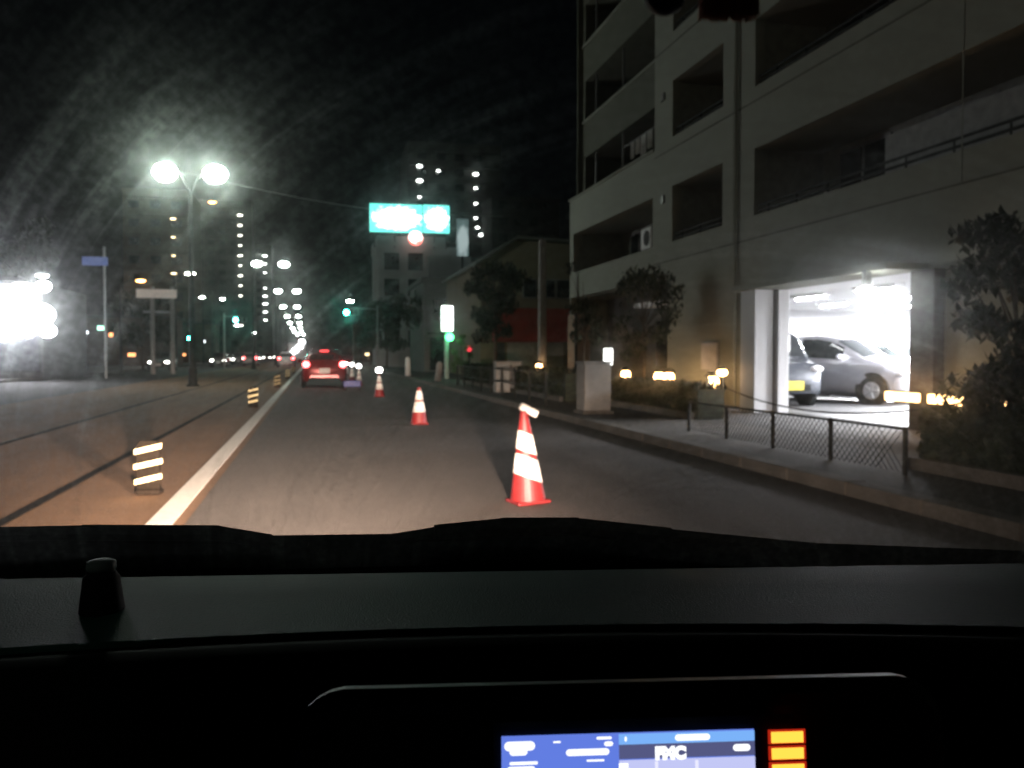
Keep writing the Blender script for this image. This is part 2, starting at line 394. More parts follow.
# pale signboard on posts
t = thing('signboard', 'pale horizontal signboard on two tall posts before the brown tower', 'sign', (-9.7, 60, 0))
obj('board', bx(-1.25, 1.15, -.1, .12, 4.85, 5.4), mat('pale sign board with glow', (.7, .62, .55), .7, emit=(1, .85, .75), estr=.16), t, bevel=.03)  # board colour carries a weak added glow
for x in (-.35, .85): obj('post', tb((x, .25, 0), (x, .25, 5.6), .16, .13), M['concrete'], t)
obj('crossbar', bx(-.9, 1.0, .2, .3, 3.9, 4.05), M['steel'], t)
OR = lampmat('orange lamp light', (1, .42, .12), 22)
single_lamp('orange street lamp above the pale signboard at left', (-12.5, 63, 0), 6.15, 1, OR, .3)
single_lamp('orange lamp high up just right of the nearest twin street lamp', (-13.9, 120, 0), 20.8, 1, OR, .45)
single_lamp('bright white street lamp right of the pale signboard posts', (-12.2, 85, 0), 8.6, 1, lampmat('bright white lamp', (1, 1, .88), 200), .4)
single_lamp('faint white street lamp low right of the pale signboard', (-14.1, 110, 0), 8.0, 1)
single_lamp('white street lamp left of the column of nine balcony lamps', (-12.6, 118, 0), 8.3, 1)
single_lamp('white street lamp above the traffic light right of the red car', (5.7, 112, 0), 7.9, -1, SLED, .45)
single_lamp('small white lamp left of the green pedestrian light post', (-13.5, 150, 0), 6, 1)
single_lamp('small white lamp low above the distant cars at centre left', (-11.5, 160, 0), 5, 1)

# low shops far down the street with a few lit windows and signs
rs = random.Random(21)
LW = [lampmat('warm shop window light', (1, .75, .42), 3), lampmat('white shop window light', (.9, .95, 1), 4), lampmat('orange sign light', (1, .4, .15), 3), lampmat('green white sign light', (.5, 1, .75), 3)]
def low_row(label, loc, W, H, n):
    t = thing('shop_row', label, 'shop', loc); obj('wall', bx(0, W, 0, 6, 0, H), dk2, t); obj('roof', bx(-.2, W + .2, -.3, 6.2, H, H + .25), dk, t)
    for k in range(n):
        x = .6 + (W - 1.6) * (k + rs.random() * .6) / n; z = rs.choice((1.0, 1.2, 2.9, 3.4)) + rs.uniform(-.1, .3); w_ = rs.uniform(.3, .8); hh = rs.uniform(.25, .5)
        f = obj('window', bx(x - .08, x + w_ + .08, -.08, -.01, z - .08, z + hh + .08), M['darksteel'], t); obj('pane', bx(x, x + w_, -.1, -.082, z, z + hh), rs.choice(LW), f)
low_row('row of dim shops with lit windows far left behind the signboard posts', (-29, 100, .1), 14.5, 5, 7)
low_row('row of dim shops with lit windows behind the left traffic light', (-26, 135, .1), 12, 5.5, 8)
low_row('low dim shops with small lit windows right of the red car', (8.2, 108, .1), 13, 5, 9)
low_row('far low shops with coloured windows near the end of the street', (6.5, 150, .1), 10, 6, 7)

# utility pole with warm uplight
t = thing('utility_pole', 'concrete utility pole lit warm from its foot beside the apartment block', 'pole', (8.05, 31, .09))
obj('pole', tb((0, 0, 0), (0, 0, 5.3), .17, .13, 16), M['concrete'], t)  # cut short where the lamplight fades into the dark
WARM = lampmat('warm garden lamp light', (1, .55, .22), 22)
def ground_light(label, loc, m=WARM, r=.15, e=14, el=.85, group='warm garden lamps along the apartment block', h=.5, dz=.1):
    t = thing('garden_lamp', label, 'garden lamp', loc, 0, group)
    obj('post', tb((0, 0, 0), (0, 0, h), .035), M['darksteel'], t)
    obj('lamp_cap', lathe([(.02, h + 2 * r * .9), (r * 1.2, h + 2 * r * .9), (r * .5, h + 2.5 * r)], 14), M['darksteel'], t)
    obj('bulb', ell((0, 0, h + r), r * el, r, r), m, t, smooth=True)
    ld = bpy.data.lights.new('garden_lamp_light', 'POINT'); ld.energy = e * .3; ld.color = (1, .60, .28); ld.shadow_soft_size = .08
    lo = bpy.data.objects.new('garden_lamp_light', ld); COL.objects.link(lo); lo.parent = t; lo.location = (-.16, -.16, h + r + dz)
    return t
ground_light('single warm lamp glowing at the foot of the utility pole', (7.75, 30.3, .09), r=.13, e=10, el=.9, h=.6)

# green and white pole sign
t = thing('pole_sign', 'white lit vertical sign on a pale pole with green lamp beneath', 'sign', (6.2, 42, .1))
obj('pole', tb((0, .1, 0), (0, .1, 3.6), .12, .1), mat('pale green pole', (.35, .42, .38), .6), t)
obj('sign_box', bx(-.30, .30, -.14, .2, 2.25, 3.5), M['white'], t, bevel=.06)
obj('sign_face', bx(-.27, .27, -.175, -.143, 2.29, 3.46), lampmat('white sign face', (.95, 1, .97), 7), t, bevel=.01)
obj('green_lamp', ell((.12, -.1, 1.98), .2, .1, .19), lampmat('green sign light', (.1, 1, .32), 7), t, smooth=True)
ld = bpy.data.lights.new('sign_glow', 'POINT'); ld.energy = 22; ld.color = (.2, 1, .5); ld.shadow_soft_size = .2
lo = bpy.data.objects.new('sign_glow', ld); COL.objects.link(lo); lo.parent = t; lo.location = (.1, -.5, 1.95)
t = thing('brake_warning_lamp', 'small red warning lamp on a post right of the green and white sign', 'warning lamp', (7.1, 41, .1))
obj('post', tb((0, 0, 0), (0, 0, 1.35), .03), M['darksteel'], t)
obj('lens', ell((0, -.02, 1.42), .13, .08, .13), lampmat('red warning light', (1, .05, .08), 5), t, smooth=True)
obj('guard', lathe([(.05, 1.24), (.1, 1.26), (.1, 1.3), (.04, 1.31)], 12), M['darksteel'], t)

# far lit specks: shop lamps on the right pavement
for i, (x, y, z, c, s, lb) in enumerate([(2.6, 70, .0, 0, 0, '')][:0]): pass

# ------------------------------------------------------------------ trees
def blob_leaves(bm, c, rad, n, size, r):
    for _ in range(n):
        d = Vector((r.gauss(0, 1), r.gauss(0, 1), r.gauss(0, 1))).normalized() * (r.random() ** .4)
        p = Vector(c) + Vector((d.x * rad, d.y * rad, d.z * rad * .8))
        q = Matrix.Rotation(r.random() * 6.28, 3, 'Z') @ Matrix.Rotation(r.uniform(-1.2, 1.2), 3, 'X')
        s = size * r.uniform(.6, 1.3)
        vs = [bm.verts.new(p + q @ Vector(v)) for v in ((-s * .4, 0, 0), (0, -s, 0), (s * .4, 0, 0), (0, s, 0))]
        bm.faces.new(vs)
def tree(label, loc, h, cr, nb, per, size, m=M['leaf'], seed=1, trunkh=None, rz=1.0, group=None, tr=.09):
    r = random.Random(seed); t = thing('street_tree', label, 'tree', loc, 0, group)
    th = trunkh or h * .45; cz = (h + th) / 2 ; bm = bmesh.new()
    tube(bm, (0, 0, 0), (.05, 0, th), tr, tr * .7); tube(bm, (.05, 0, th), (0, .05, h * .85), tr * .7, tr * .2)
    cen = []
    for k in range(nb):
        a = r.random() * 6.28; e = r.uniform(-1, 1); rr = cr * r.uniform(.35, .85)
        c = (math.cos(a) * rr, math.sin(a) * rr, cz + e * (h - th) * .5 * rz)
        cen.append(c); tube(bm, (.03, 0, th + max(0, (c[2] - th) * .4)), c, tr * .35, tr * .08, 6)
    obj('trunk', bm, M['bark'], t)
    bm = bmesh.new()
    for c in cen: blob_leaves(bm, c, cr * r.uniform(.28, .45), per, size, r)
    obj('crown', bm, m, t); return t
tree('dark round street tree between the white pole sign and the gabled house', (6.9, 34, .1), 4.5, 1.15, 26, 150, .12, seed=3, trunkh=1.8)
tree('small leafy tree before the dark entrance recess of the apartment block', (7.9, 20.6, .09), 3.2, .95, 20, 110, .08, seed=5, trunkh=1.2, tr=.05)
tree('dark shrub-like tree against the wall right of the garage', (7.9, 8.7, .09), 2.75, .8, 24, 160, .09, seed=8, trunkh=.6, tr=.05)
tree('thin sapling at the left edge of the entrance recess', (7.8, 25.2, .09), 3.9, .7, 12, 70, .09, seed=9, trunkh=1.6, tr=.04)
tree('dim street tree left of the white pole sign, before the office building', (8.3, 62, .1), 5.6, 1.9, 24, 130, .22, seed=11, trunkh=2)
tree('broad dim tree in front of the billboard building', (6.2, 78, .1), 6.2, 1.9, 24, 130, .24, seed=12, trunkh=1.8)
tree('greenish tree beside the traffic light right of the red car', (5.9, 96, .1), 6.5, 1.9, 22, 120, .25, seed=14, trunkh=2)
tree('low pale green shrub at the foot of the white pole sign', (6.75, 41.2, .1), 2.0, .5, 12, 90, .1, mat('pale green leaves', (.12, .17, .06), .6, var=.4), seed=15, trunkh=.3, tr=.04)
tree('dark added tree at the left beside the dazzling shop', (-20.5, 66, .1), 10, 3.0, 30, 150, .35, seed=16, trunkh=4, tr=.2)  # tree added in place of faint glare texture
tree('dark street tree behind the posts of the pale signboard', (-13.8, 78, .1), 6, 2.2, 22, 120, .3, seed=17, trunkh=2)

def hedge(label, x0, x1, y0, y1, z0, z1, n, seed, cat='hedge'):
    r = random.Random(seed); t = thing('hedge', label, cat, ((x0 + x1) / 2, (y0 + y1) / 2, z0)); X, Y, Z = (x1 - x0) / 2, (y1 - y0) / 2, z1 - z0
    bm = bmesh.new(); box(bm, -X * .85, X * .85, -Y, Y, 0, Z * .9); 
    for _ in range(n):
        s = r.choice((0, 1, 2, 2)); p = Vector((r.uniform(-X, X), r.uniform(-Y, Y), r.uniform(.02, Z)))
        if s == 0: p.x = -X + r.uniform(-.03, .06)
        elif s == 1: p.z = Z + r.uniform(-.08, .05)
        else: p.x = -X * .9 + r.uniform(-.05, .05)
        q = Matrix.Rotation(r.random() * 6.28, 3, 'Z') @ Matrix.Rotation(r.uniform(-1.4, 1.4), 3, 'X'); k = .055 * r.uniform(.6, 1.5)
        bm.faces.new([bm.verts.new(p + q @ Vector(v)) for v in ((-k * .5, 0, 0), (0, -k, 0), (k * .5, 0, 0), (0, k, 0))])
    obj('foliage', bm, M['leaf2'], t)
    obj('planter_edge', bx(-X - .12, -X - .02, -Y, Y, -.05, .12), M['kerb'], t); return t
hedge('low dark hedge along the pavement between the concrete post and the garage', 6.6, 7.2, 14.6, 19.6, .1, .68, 5000, 1)
hedge('dark hedge along the pavement at the right edge of the view', 5.95, 6.8, 3.0, 7.8, .1, .68, 6500, 2)
hedge('distant dark hedge left of the concrete post along the pavement', 6.0, 6.5, 21, 36, .1, .85, 5000, 3)

# ------------------------------------------------------------------ apartment block
FX = 9.2
apt = thing('apartment_block', 'large pale grey apartment block with recessed balconies filling the right side', 'building', (0, 0, 0))
LV = [4.22 + 2.73 * k for k in range(6)]
def wall_with_holes(x, y0, y1, z0, z1, holes, th, m, name='wall'):
    ys = sorted({y0, y1} | {v for h in holes for v in h[:2]}); zs = sorted({z0, z1} | {v for h in holes for v in h[2:]})
    bm = bmesh.new(); V = {}
    def vv(i, j, d):
        k = (i, j, d)
        if k not in V: V[k] = bm.verts.new((x + d * th, ys[i], zs[j]))
        return V[k]
    def solid(i, j):
        if i < 0 or j < 0 or i >= len(ys) - 1 or j >= len(zs) - 1: return False
        cy, cz = (ys[i] + ys[i + 1]) / 2, (zs[j] + zs[j + 1]) / 2
        return not any(h[0] < cy < h[1] and h[2] < cz < h[3] for h in holes)
    for i in range(len(ys) - 1):
        for j in range(len(zs) - 1):
            if not solid(i, j): continue
            for d in (0, 1): bm.faces.new([vv(i, j, d), vv(i + 1, j, d), vv(i + 1, j + 1, d), vv(i, j + 1, d)])
            for (ni, nj, a, b) in ((i - 1, j, (i, j), (i, j + 1)), (i + 1, j, (i + 1, j), (i + 1, j + 1)), (i, j - 1, (i, j), (i + 1, j)), (i, j + 1, (i, j + 1), (i + 1, j + 1))):
                if not solid(ni, nj): bm.faces.new([vv(*a, 0), vv(*b, 0), vv(*b, 1), vv(*a, 1)])
    bmesh.ops.recalc_face_normals(bm, faces=bm.faces)
    return obj(name, bm, m, apt)
holes = [(22.15, 31.25, .0, 3.32), (12.1, 17.95, .0, 2.62)]
for k, z in enumerate(LV):
    if k == 0: holes.append((23.25, 30.95, z, z + 1.38))
    holes.append((18.95, 21.9, z, z + 1.45))
    holes.append((-2.0 if k == 0 else (12.0 if k == 1 else 12.6), 17.45, z, z + 1.42 + (0.3 if k > 1 else 0)))
    if k > 0: holes.append((-2.0, 10.6, z, z + 1.42))
TOP = 21.
H1 = 6.85
wall_with_holes(FX, -4, 31.4, 0, H1, [h for h in holes if h[3] < H1], .25, M['render'])
wall_with_holes(FX, -4, 23.15, H1, TOP, [h for h in holes if h[3] > H1], .25, M['render'])
# upper left section, set back, browner: parapets, gaps
obj('parapet_cap', bx(FX - .05, FX + .3, 23.15, 31.45, H1, H1 + .06), M['render'], apt)
for k in range(1, 6):
    z = LV[k]; xb = FX + .45
    obj('parapet', bx(xb, xb + .15, 23.2, 31.3, z + 1.5, z + 2.73 - .02), M['render2'], apt)
    obj('parapet_cap', bx(xb - .05, xb + .2, 23.2, 31.4, z + 2.70, z + 2.77), M['render'], apt)
    obj('balcony_floor', bx(xb, xb + 2.2, 23.2, 31.3, z + 1.44, z + 1.5), M['render2'], apt)
    obj('corner_post', bx(xb, xb + .3, 31.0, 31.32, z + .06, z + 1.44), M['render2'], apt)
    for yy in (30.0, 27.2): obj('drain_pipe', tb((xb + .1, yy, z), (xb + .1, yy, z + 1.4), .04), M['frame'], apt)
# end walls, back rooms
obj('end_wall', bx(FX + .255, FX + 14, 31.3, 31.4, 0, TOP), M['render2'], apt)
obj('roof', bx(FX - .1, FX + 14, -4, 31.5, TOP, TOP + .3), M['render'], apt)
def recess(y0, y1, z0, z1, depth, backm, xf=FX + .25, wins=1, parts=True, rail=True):
    b = bmesh.new()
    box(b, xf + depth, xf + depth + .1, y0 - .3, y1 + .3, z0 - .9, z1 + .2)
    box(b, xf, xf + depth, y0 - .3, y0 - .15, z0 - .9, z1 + .2); box(b, xf, xf + depth, y1 + .15, y1 + .3, z0 - .9, z1 + .2)
    bal = obj('balcony', b, backm, apt)
    b = bmesh.new(); box(b, xf, xf + depth, y0 - .15, y1 + .15, z1 + .02, z1 + .15); obj('balcony_ceiling', b, M['render'], bal)
    b = bmesh.new(); box(b, xf, xf + depth, y0 - .15, y1 + .15, z0 - .95, z0 - .85); obj('balcony_floor', b, M['render2'], bal)
    n = max(1, int((y1 - y0) / 2.6)); 
    for i in range(n):
        c = y0 + (i + .5) * (y1 - y0) / n
        f = obj('window', bx(xf + depth - .07, xf + depth - .003, c - .85, c + .85, z0 - .8, z1 - .1), M['frame'], bal)
        for s in (-1, 1): obj('pane', bx(xf + depth - .09, xf + depth - .073, c + s * .42 - .36, c + s * .42 + .36, z0 - .72, z1 - .18), M['glass'], f)
    if rail:
        b = bmesh.new()
        for zz in (.1, .22): tube(b, (FX + .1, y0 + .02, z0 + zz), (FX + .1, y1 - .02, z0 + zz), .025, n=8)
        q = y0 + .3
        while q < y1: tube(b, (FX + .1, q, z0), (FX + .1, q, z0 + .22), .018, n=6); q += 1.1
        obj('railing', b, M['darksteel'], bal)
    return bal
dkb = mat('recessed balcony wall', (.30, .31, .26), .9)  # one even wall colour, close to the facade's
recess(23.25, 30.95, LV[0], LV[0] + 1.38, 1.6, dkb, rail=False)
for k in range(0, 5):
    recess(18.95, 21.9, LV[k], LV[k] + 1.45, 1.3, dkb)
    recess(-2.0 if k == 0 else 12.0 + .6 * (k > 1), 17.45, LV[k], LV[k] + 1.42, 1.5, dkb)
    if k: recess(-2.0, 10.6, LV[k], LV[k] + 1.42, 1.5, dkb)
    if k:
        b = bmesh.new(); box(b, FX + 2.7, FX + 2.8, 23.2, 31.3, LV[k], LV[k] + 2.7); bk = obj('balcony', b, dkb, apt)
        for c in (24.6, 27, 29.4):
            f = obj('window', bx(FX + 2.62, FX + 2.697, c - .85, c + .85, LV[k] - .6, LV[k] + 1.3), M['frame'], bk)
            obj('pane', bx(FX + 2.6, FX + 2.617, c - .76, c + .76, LV[k] - .5, LV[k] + 1.2), M['glass'], f)
# pale screen panel inside the long level-one balcony
obj('screen_panel', bx(FX + .5, FX + .56, 10.1, 13.7, LV[0] - .1, LV[0] + .82), M['white'] if False else mat('grey screen', (.3, .31, .3), .8), apt)
obj('screen_panel', bx(FX + .5, FX + .56, 5, 9.8, LV[0] - .1, LV[0] + .9), mat('grey screen lower', (.28, .29, .28), .8), apt)
# horizontal wall joints
b = bmesh.new()
for z in (3.72, 3.9 + 2.73, 3.9 + 5.46): box(b, FX - .012, FX - .002, -3.9, 23.1, z, z + .03)
obj('wall_joint', b, M['render2'], apt)
b = bmesh.new()
for yy in (18.4, 11.2, 8.0, 4.4): box(b, FX - .010, FX - .002, yy, yy + .02, 3.76, TOP)
obj('wall_joint', b, M['render'], apt)
obj('drain_pipe', tb((FX - .05, 18.2, .1), (FX - .05, 18.2, TOP), .035), M['render'], apt)
for k in range(4): obj('wall_vent', bx(FX - .05, FX - .002, 22.4, 22.62, LV[k] + 1.1, LV[k] + 1.3), M['frame'], apt)
# laundry and air conditioners on the left balconies
def aircon(label, loc):
    t = thing('air_conditioner', label, 'air conditioner', loc, 0, 'things on the balconies')
    obj('case', bx(0, .3, -.4, .4, 0, .6), M['white'], t, bevel=.03); obj('fan_grille', lathe([(.22, -.01), (.22, .01), (.05, .02)], 20), M['darksteel'], t, loc=(-.01, -.1, .3), rot=(0, R(-90), 0))
aircon('white air conditioner box on the lowest left balcony of the apartment block', (FX + .08, 24.0, LV[0] + .05))
t = thing('laundry_rack', 'pale laundry hanging on the second storey left balcony', 'laundry', (FX + .12, 24.6, LV[1] - .1))
obj('rail', tb((0, -1.3, .75), (0, 1.4, .75), .015), M['steel'], t)
for k, (yy, ww, hh) in enumerate(((-1.0, .4, .5), (-.5, .42, .62), (.0, .35, .45), (.45, .3, .5))):
    b = bmesh.new(); n = 6
    for i in range(n):
        y0_, y1_ = yy + ww * i / n, yy + ww * (i + 1) / n; o0, o1 = .02 * math.sin(i * 2.1), .02 * math.sin((i + 1) * 2.1)
        b.faces.new([b.verts.new(p) for p in ((o0, y0_, .74), (o1, y1_, .74), (o1 * 2, y1_, .74 - hh), (o0 * 2, y0_, .74 - hh))])
    obj('cloth', b, mat('washed cloth', (.62, .62, .58), .9), t)
# recessed entrance at ground
b = bmesh.new(); box(b, FX + 1.4, FX + 1.5, 22, 31.2, 0, 3.4); box(b, FX + .25, FX + 1.4, 22.0, 22.12, 0, 3.4); box(b, FX + .25, FX + 1.4, 22, 31.2, 3.36, 3.45)
ent = obj('entrance_recess', b, M['tile'], apt)
obj('door', bx(FX + 1.3, FX + 1.39, 24.2, 26.2, .1, 2.3), M['glass'], ent)
obj('pillar', bx(8.6, 9.1, 28.6, 29.6, .094, 2.6), mat('brown tiled pillar', (.28, .2, .14), .8, scale=5), apt, bevel=.01)
obj('drain_pipe', tb((8.5, 28.3, .1), (8.5, 28.3, 2.6), .05), M['darksteel'], apt)
# white sign at entrance and board on the wall
t = thing('entrance_sign', 'small bright white sign glowing behind leaves at the apartment entrance', 'sign', (8.3, 24.3, .094))
obj('post', tb((0, 0, 0), (0, 0, .9), .04), M['darksteel'], t)
obj('sign_face', bx(-.06, .0, -.35, .35, .86, 1.34), lampmat('white entrance sign', (1, 1, .97), 3.5), t, bevel=.05)
t = thing('notice_board', 'pale grey notice board fixed to the wall left of the garage', 'notice board', (FX - .06, 19.5, .9))
obj('board', bx(0, .04, -.42, .42, 0, .62), mat('pale board', (.55, .55, .56), .7), t); obj('frame', bx(.042, .055, -.46, .46, -.04, .66), M['frame'], t)

# garage
gw = mat('white garage wall', (.8, .8, .82), .7, var=.03)
b = bmesh.new()
box(b, 18.0, 18.1, 9.5, 26, 0, 2.75); box(b, FX + 1.6, 18, 25.4, 25.5, 0, 2.75); box(b, FX + .255, 18, 9.4, 9.5, 0, 2.75); box(b, FX + .255, FX + 1.6, 21.7, 21.8, 0, 2.75); box(b, FX + 1.6, FX + 1.7, 21.7, 25.4, 0, 2.75)
gar = obj('garage_walls', b, gw, apt)
obj('garage_ceiling', bx(FX + .255, 18.1, 9.5, 25.4, 2.66, 2.78), gw, apt)
obj('garage_floor', bx(FX + .02, 18, 9.5, 25.4, .04, .10), mat('garage floor concrete', (.06, .06, .062), .6, scale=2, bump=.1), apt)
# projecting jambs and lintel
obj('jamb', bx(8.5, 8.9, 16.05, 16.65, .094, 2.54), gw, apt, bevel=.01)
obj('jamb', bx(8.96, FX - .004, 15.95, 16.75, .094, 2.54), gw, apt, bevel=.01)
obj('canopy', bx(8.42, FX - .003, 11.85, 17.0, 2.545, 2.66), M['render'], apt, bevel=.01)
obj('jamb', bx(9.0, FX - .004, 11.5, 12.05, .094, 2.54), M['tile'], apt, bevel=.01)
gl = lampmat('garage tube light', (.96, .97, 1), 70)
for y in (11, 13.5, 16, 18.5, 21):
    for x in (11.2, 13.4, 15.8):
        f = obj('ceiling_lamp', bx(x - .12, x + .12, y - .7, y + .7, 2.58, 2.655), gw, apt); obj('tube', tb((x, y - .6, 2.555), (x, y + .6, 2.555), .03), gl, f)
for (y) in (12.8, 15.5, 18.5, 21.5):
    ld = bpy.data.lights.new('garage_light', 'AREA'); ld.shape = 'RECTANGLE'; ld.size = 3.0; ld.size_y = .3; ld.energy = 3600; ld.color = (.97, .97, 1)
    lo = bpy.data.objects.new('garage_light', ld); COL.objects.link(lo); lo.parent = apt; lo.location = (15.9, y, 2.5)
t = thing('wall_lamp', 'glaring oval lamp under the lintel at the right of the garage opening', 'lamp', (8.45, 12.35, 2.22))
obj('bracket', bx(-.05, .05, -.05, .05, .1, .36), M['steel'], t)
obj('diffuser', ell((0, 0, .03), .17, .15, .07), lampmat('garage entrance lamp', (.97, .98, 1), 26), t, smooth=True)
# garden lamps
ground_light('leftmost warm lamp behind the hedge, below the small tree', (8.3, 22.9, .094), h=.45, e=3)
ground_light('warm lamp behind the hedge, left one of the close pair', (8.3, 20.5, .094), h=.45, e=3)
ground_light('warm lamp behind the hedge, right one of the close pair', (8.35, 20.0, .094), h=.45, e=3)
ground_light('large warm lamp beside the notice board left of the garage', (8.35, 17.6, .094), h=.40, e=5, r=.16)
ground_light('raised warm lamp just above and right of the large one', (8.35, 17.15, .094), h=.70, e=2, r=.08, el=1.5)
for i, (y, lb) in enumerate(((12.0, 'orange glowing wall lamp just inside the dark pillar right of the garage'), (11.0, 'bright orange wall lamp right of the dark pillar by the garage'), (10.15, 'small orange wall lamp nearest to the dark shrub'))):
    t = thing('wall_foot_lamp', lb, 'garden lamp', (8.85, y, .60), 0, 'orange wall lamps right of the garage')
    obj('bracket', bx(.03, .1, -.26, .26, -.09, .09), M['darksteel'], t); obj('diffuser', bx(-.03, .028, -.40 + .1 * (i == 2), .40 - .1 * (i == 2), -.07, .07), lampmat('orange wall light', (1, .58, .24), 7), t, bevel=.02)
    ld = bpy.data.lights.new('wall_lamp_light', 'POINT'); ld.energy = 5 - 1.5 * i; ld.color = (1, .55, .25); ld.shadow_soft_size = .1
    lo = bpy.data.objects.new('wall_lamp_light', ld); COL.objects.link(lo); lo.parent = t; lo.location = (-.15, 0, .18)

# ------------------------------------------------------------------ cars
def interp(tab, y, k):
    for a, b in zip(tab, tab[1:]):
        if y <= b[0]:
            t = (y - a[0]) / (b[0] - a[0]); t = max(0, min(1, t)); return a[k] + (b[k] - a[k]) * t
    return tab[-1][k]
# y, ztop, halfwidth, top halfwidth, zbelt, zbottom
HATCH = [(-1.95, .80, .66, .50, .72, .36), (-1.88, 1.0, .76, .58, .85, .25), (-1.7, 1.30, .82, .56, .93, .2), (-1.3, 1.45, .845, .58, .94, .18), (-.2, 1.50, .85, .60, .92, .18), (.3, 1.43, .85, .60, .90, .18),
         (1.02, 1.0, .845, .66, .89, .18), (1.5, .90, .82, .66, .82, .2), (1.82, .76, .74, .58, .70, .22), (1.95, .58, .60, .45, .54, .3)]
KEI = [(-1.7, 1.0, .66, .54, .9, .32), (-1.62, 1.5, .71, .60, 1.0, .25), (-1.2, 1.68, .735, .63, 1.0, .2), (.5, 1.68, .735, .63, .98, .2), (.75, 1.6, .735, .62, .97, .2), (1.2, 1.05, .73, .62, .93, .2), (1.58, .95, .70, .58, .86, .22), (1.7, .62, .62, .5, .58, .3)]
def sect(tab, y, t, off=0.):
    zt, w_, wt, zb, z0 = [interp(tab, y, k) for k in (1, 2, 3, 4, 5)]
    P = [(w_ * .82, z0), (w_ * .97, z0 + .08), (w_, z0 + (zb - z0) * .5), (w_ * .985, zb - .03), (w_ * .95, zb), (wt + .02, zt - .10 * min(1, (zt - zb) * 2)), (wt * .86, zt - .01), (wt * .5, zt + .012), (0, zt + .018)]
    n = len(P) - 1; f = t * n; i = min(n - 1, int(f)); u = f - i
    x = P[i][0] * (1 - u) + P[i + 1][0] * u; z = P[i][1] * (1 - u) + P[i + 1][1] * u
    dx, dz = P[i + 1][0] - P[i][0], P[i + 1][1] - P[i][1]; L = math.hypot(dx, dz) or 1
    return Vector((x + off * dz / L, y, z - off * dx / L))
def patch(tab, y0, y1, t0, t1, off, side, m=6, n=6):
    bm = bmesh.new(); g = []
    for i in range(m + 1):
        y = y0 + (y1 - y0) * i / m; row = []
        for j in range(n + 1):
            p = sect(tab, y, t0 + (t1 - t0) * j / n, off); p.x *= side; row.append(bm.verts.new(p))
        g.append(row)
    for i in range(m):
        for j in range(n): bm.faces.new((g[i][j], g[i + 1][j], g[i + 1][j + 1], g[i][j + 1]))
    return bm
def make_car(name, label, loc, rz, tab, paint, plate=None, tail=None, head=None, third=None, group=None, detail=True):
    c = thing(name, label, 'car', loc, rz, group)
    bm = bmesh.new(); ys = sorted({a[0] for a in tab} | {tab[0][0] + (tab[-1][0] - tab[0][0]) * i / 30 for i in range(31)})
    g = []
    for y in ys:
        rowp = [sect(tab, y, j / 16) for j in range(17)]
        ring = [bm.verts.new((-p.x, p.y, p.z)) for p in rowp] + [bm.verts.new(p) for p in rowp[-2::-1]]
        g.append(ring)
    for i in range(len(g) - 1):
        for j in range(len(g[0]) - 1): bm.faces.new((g[i][j], g[i + 1][j], g[i + 1][j + 1], g[i][j + 1]))
    bm.faces.new(g[0]); bm.faces.new(g[-1][::-1])
    bmesh.ops.recalc_face_normals(bm, faces=bm.faces)
    obj('body', bm, paint, c, smooth=True)
    L0, L1 = tab[0][0], tab[-1][0]; kei = tab is KEI
    cab0, cab1 = (-1.45, .55) if kei else (-1.5, .55)
    mid = (cab0 + cab1) / 2 - .05
    for s in (-1, 1):
        for a, b in ((cab0 + .1, mid - .04), (mid + .04, cab1)):
            obj('side_window', patch(tab, a, b, .52, .64, .006, s), M['glass'], c, smooth=True)
        wy = (L0 + .62, L1 - .68)
        for y in wy:
            W = interp(tab, y, 2)
            a = bmesh.new(); tube(a, (s * (W - .12), y, .32), (s * (W + .004), y, .32), .37, n=24); obj('wheel_arch', a, M['black'], c)
            tw = bmesh.new(); tube(tw, (s * (W - .13), y, .30), (s * (W + .015), y, .30), .30, .29, n=24)
            wh = obj('wheel', tw, M['rubber'], c)
            rb = bmesh.new(); tube(rb, (s * (W + .01), y, .30), (s * (W + .022), y, .30), .19, .18, n=20)
            for q in range(5):
                an = q * 1.2566; tube(rb, (s * (W + .022), y, .30), (s * (W + .028), y + .17 * math.cos(an), .30 + .17 * math.sin(an)), .03, n=6)
            obj('rim', rb, M['chrome'], wh)
        ym = cab1 + .05
        obj('wing_mirror', ell((s * (interp(tab, ym, 2) + .11), ym, 1.0 if not kei else 1.08), .11, .06, .08), paint, c, smooth=True)
        wN = interp(tab, L1 - .12, 2); zN = interp(tab, L1 - .12, 4)
        obj('headlight', ell((s * (wN - .13), L1 - .13, zN - .03), .17, .14, .085), head or mat('headlight glass', (.5, .5, .52), .15), c, smooth=True)
        wT = interp(tab, L0 + .05, 2)
        obj('tail_light', ell((s * (wT - .06), L0 + .04, .88), .13, .09, .12 if not kei else .2), tail or mat('tail light red', (.3, .01, .01), .2), c, smooth=True)
    yb = tab[-4][0] if not kei else .78
    ws0, ws1 = (.36, .98) if not kei else (.78, 1.17)
    obj('windscreen', joinm(patch(tab, ws0, ws1, .70, 1, .008, 1), patch(tab, ws0, ws1, .70, 1, .008, -1)), M['glass'], c, smooth=True)
    rw0, rw1 = (-1.86, -1.5) if not kei else (-1.68, -1.6)
    obj('rear_window', joinm(patch(tab, rw0, rw1, .70, 1, .01, 1), patch(tab, rw0, rw1, .70, 1, .01, -1)), M['glass'], c, smooth=True)
    pm = plate or M['white']
    obj('licence_plate', bx(-.2, .2, L0 - .02, L0 - .003, .55, .74), M['white'], c); obj('licence_plate', bx(-.2, .2, L1 + .005, L1 + .022, .38, .57), pm, c)
    obj('grille', bx(-.38, .38, L1 - .02, L1 + .004, .34, .5), M['black'], c)
    obj('bumper', bx(-.56, .56, L0 - .015, L0 + .1, .36, .5), paint, c, bevel=.03)
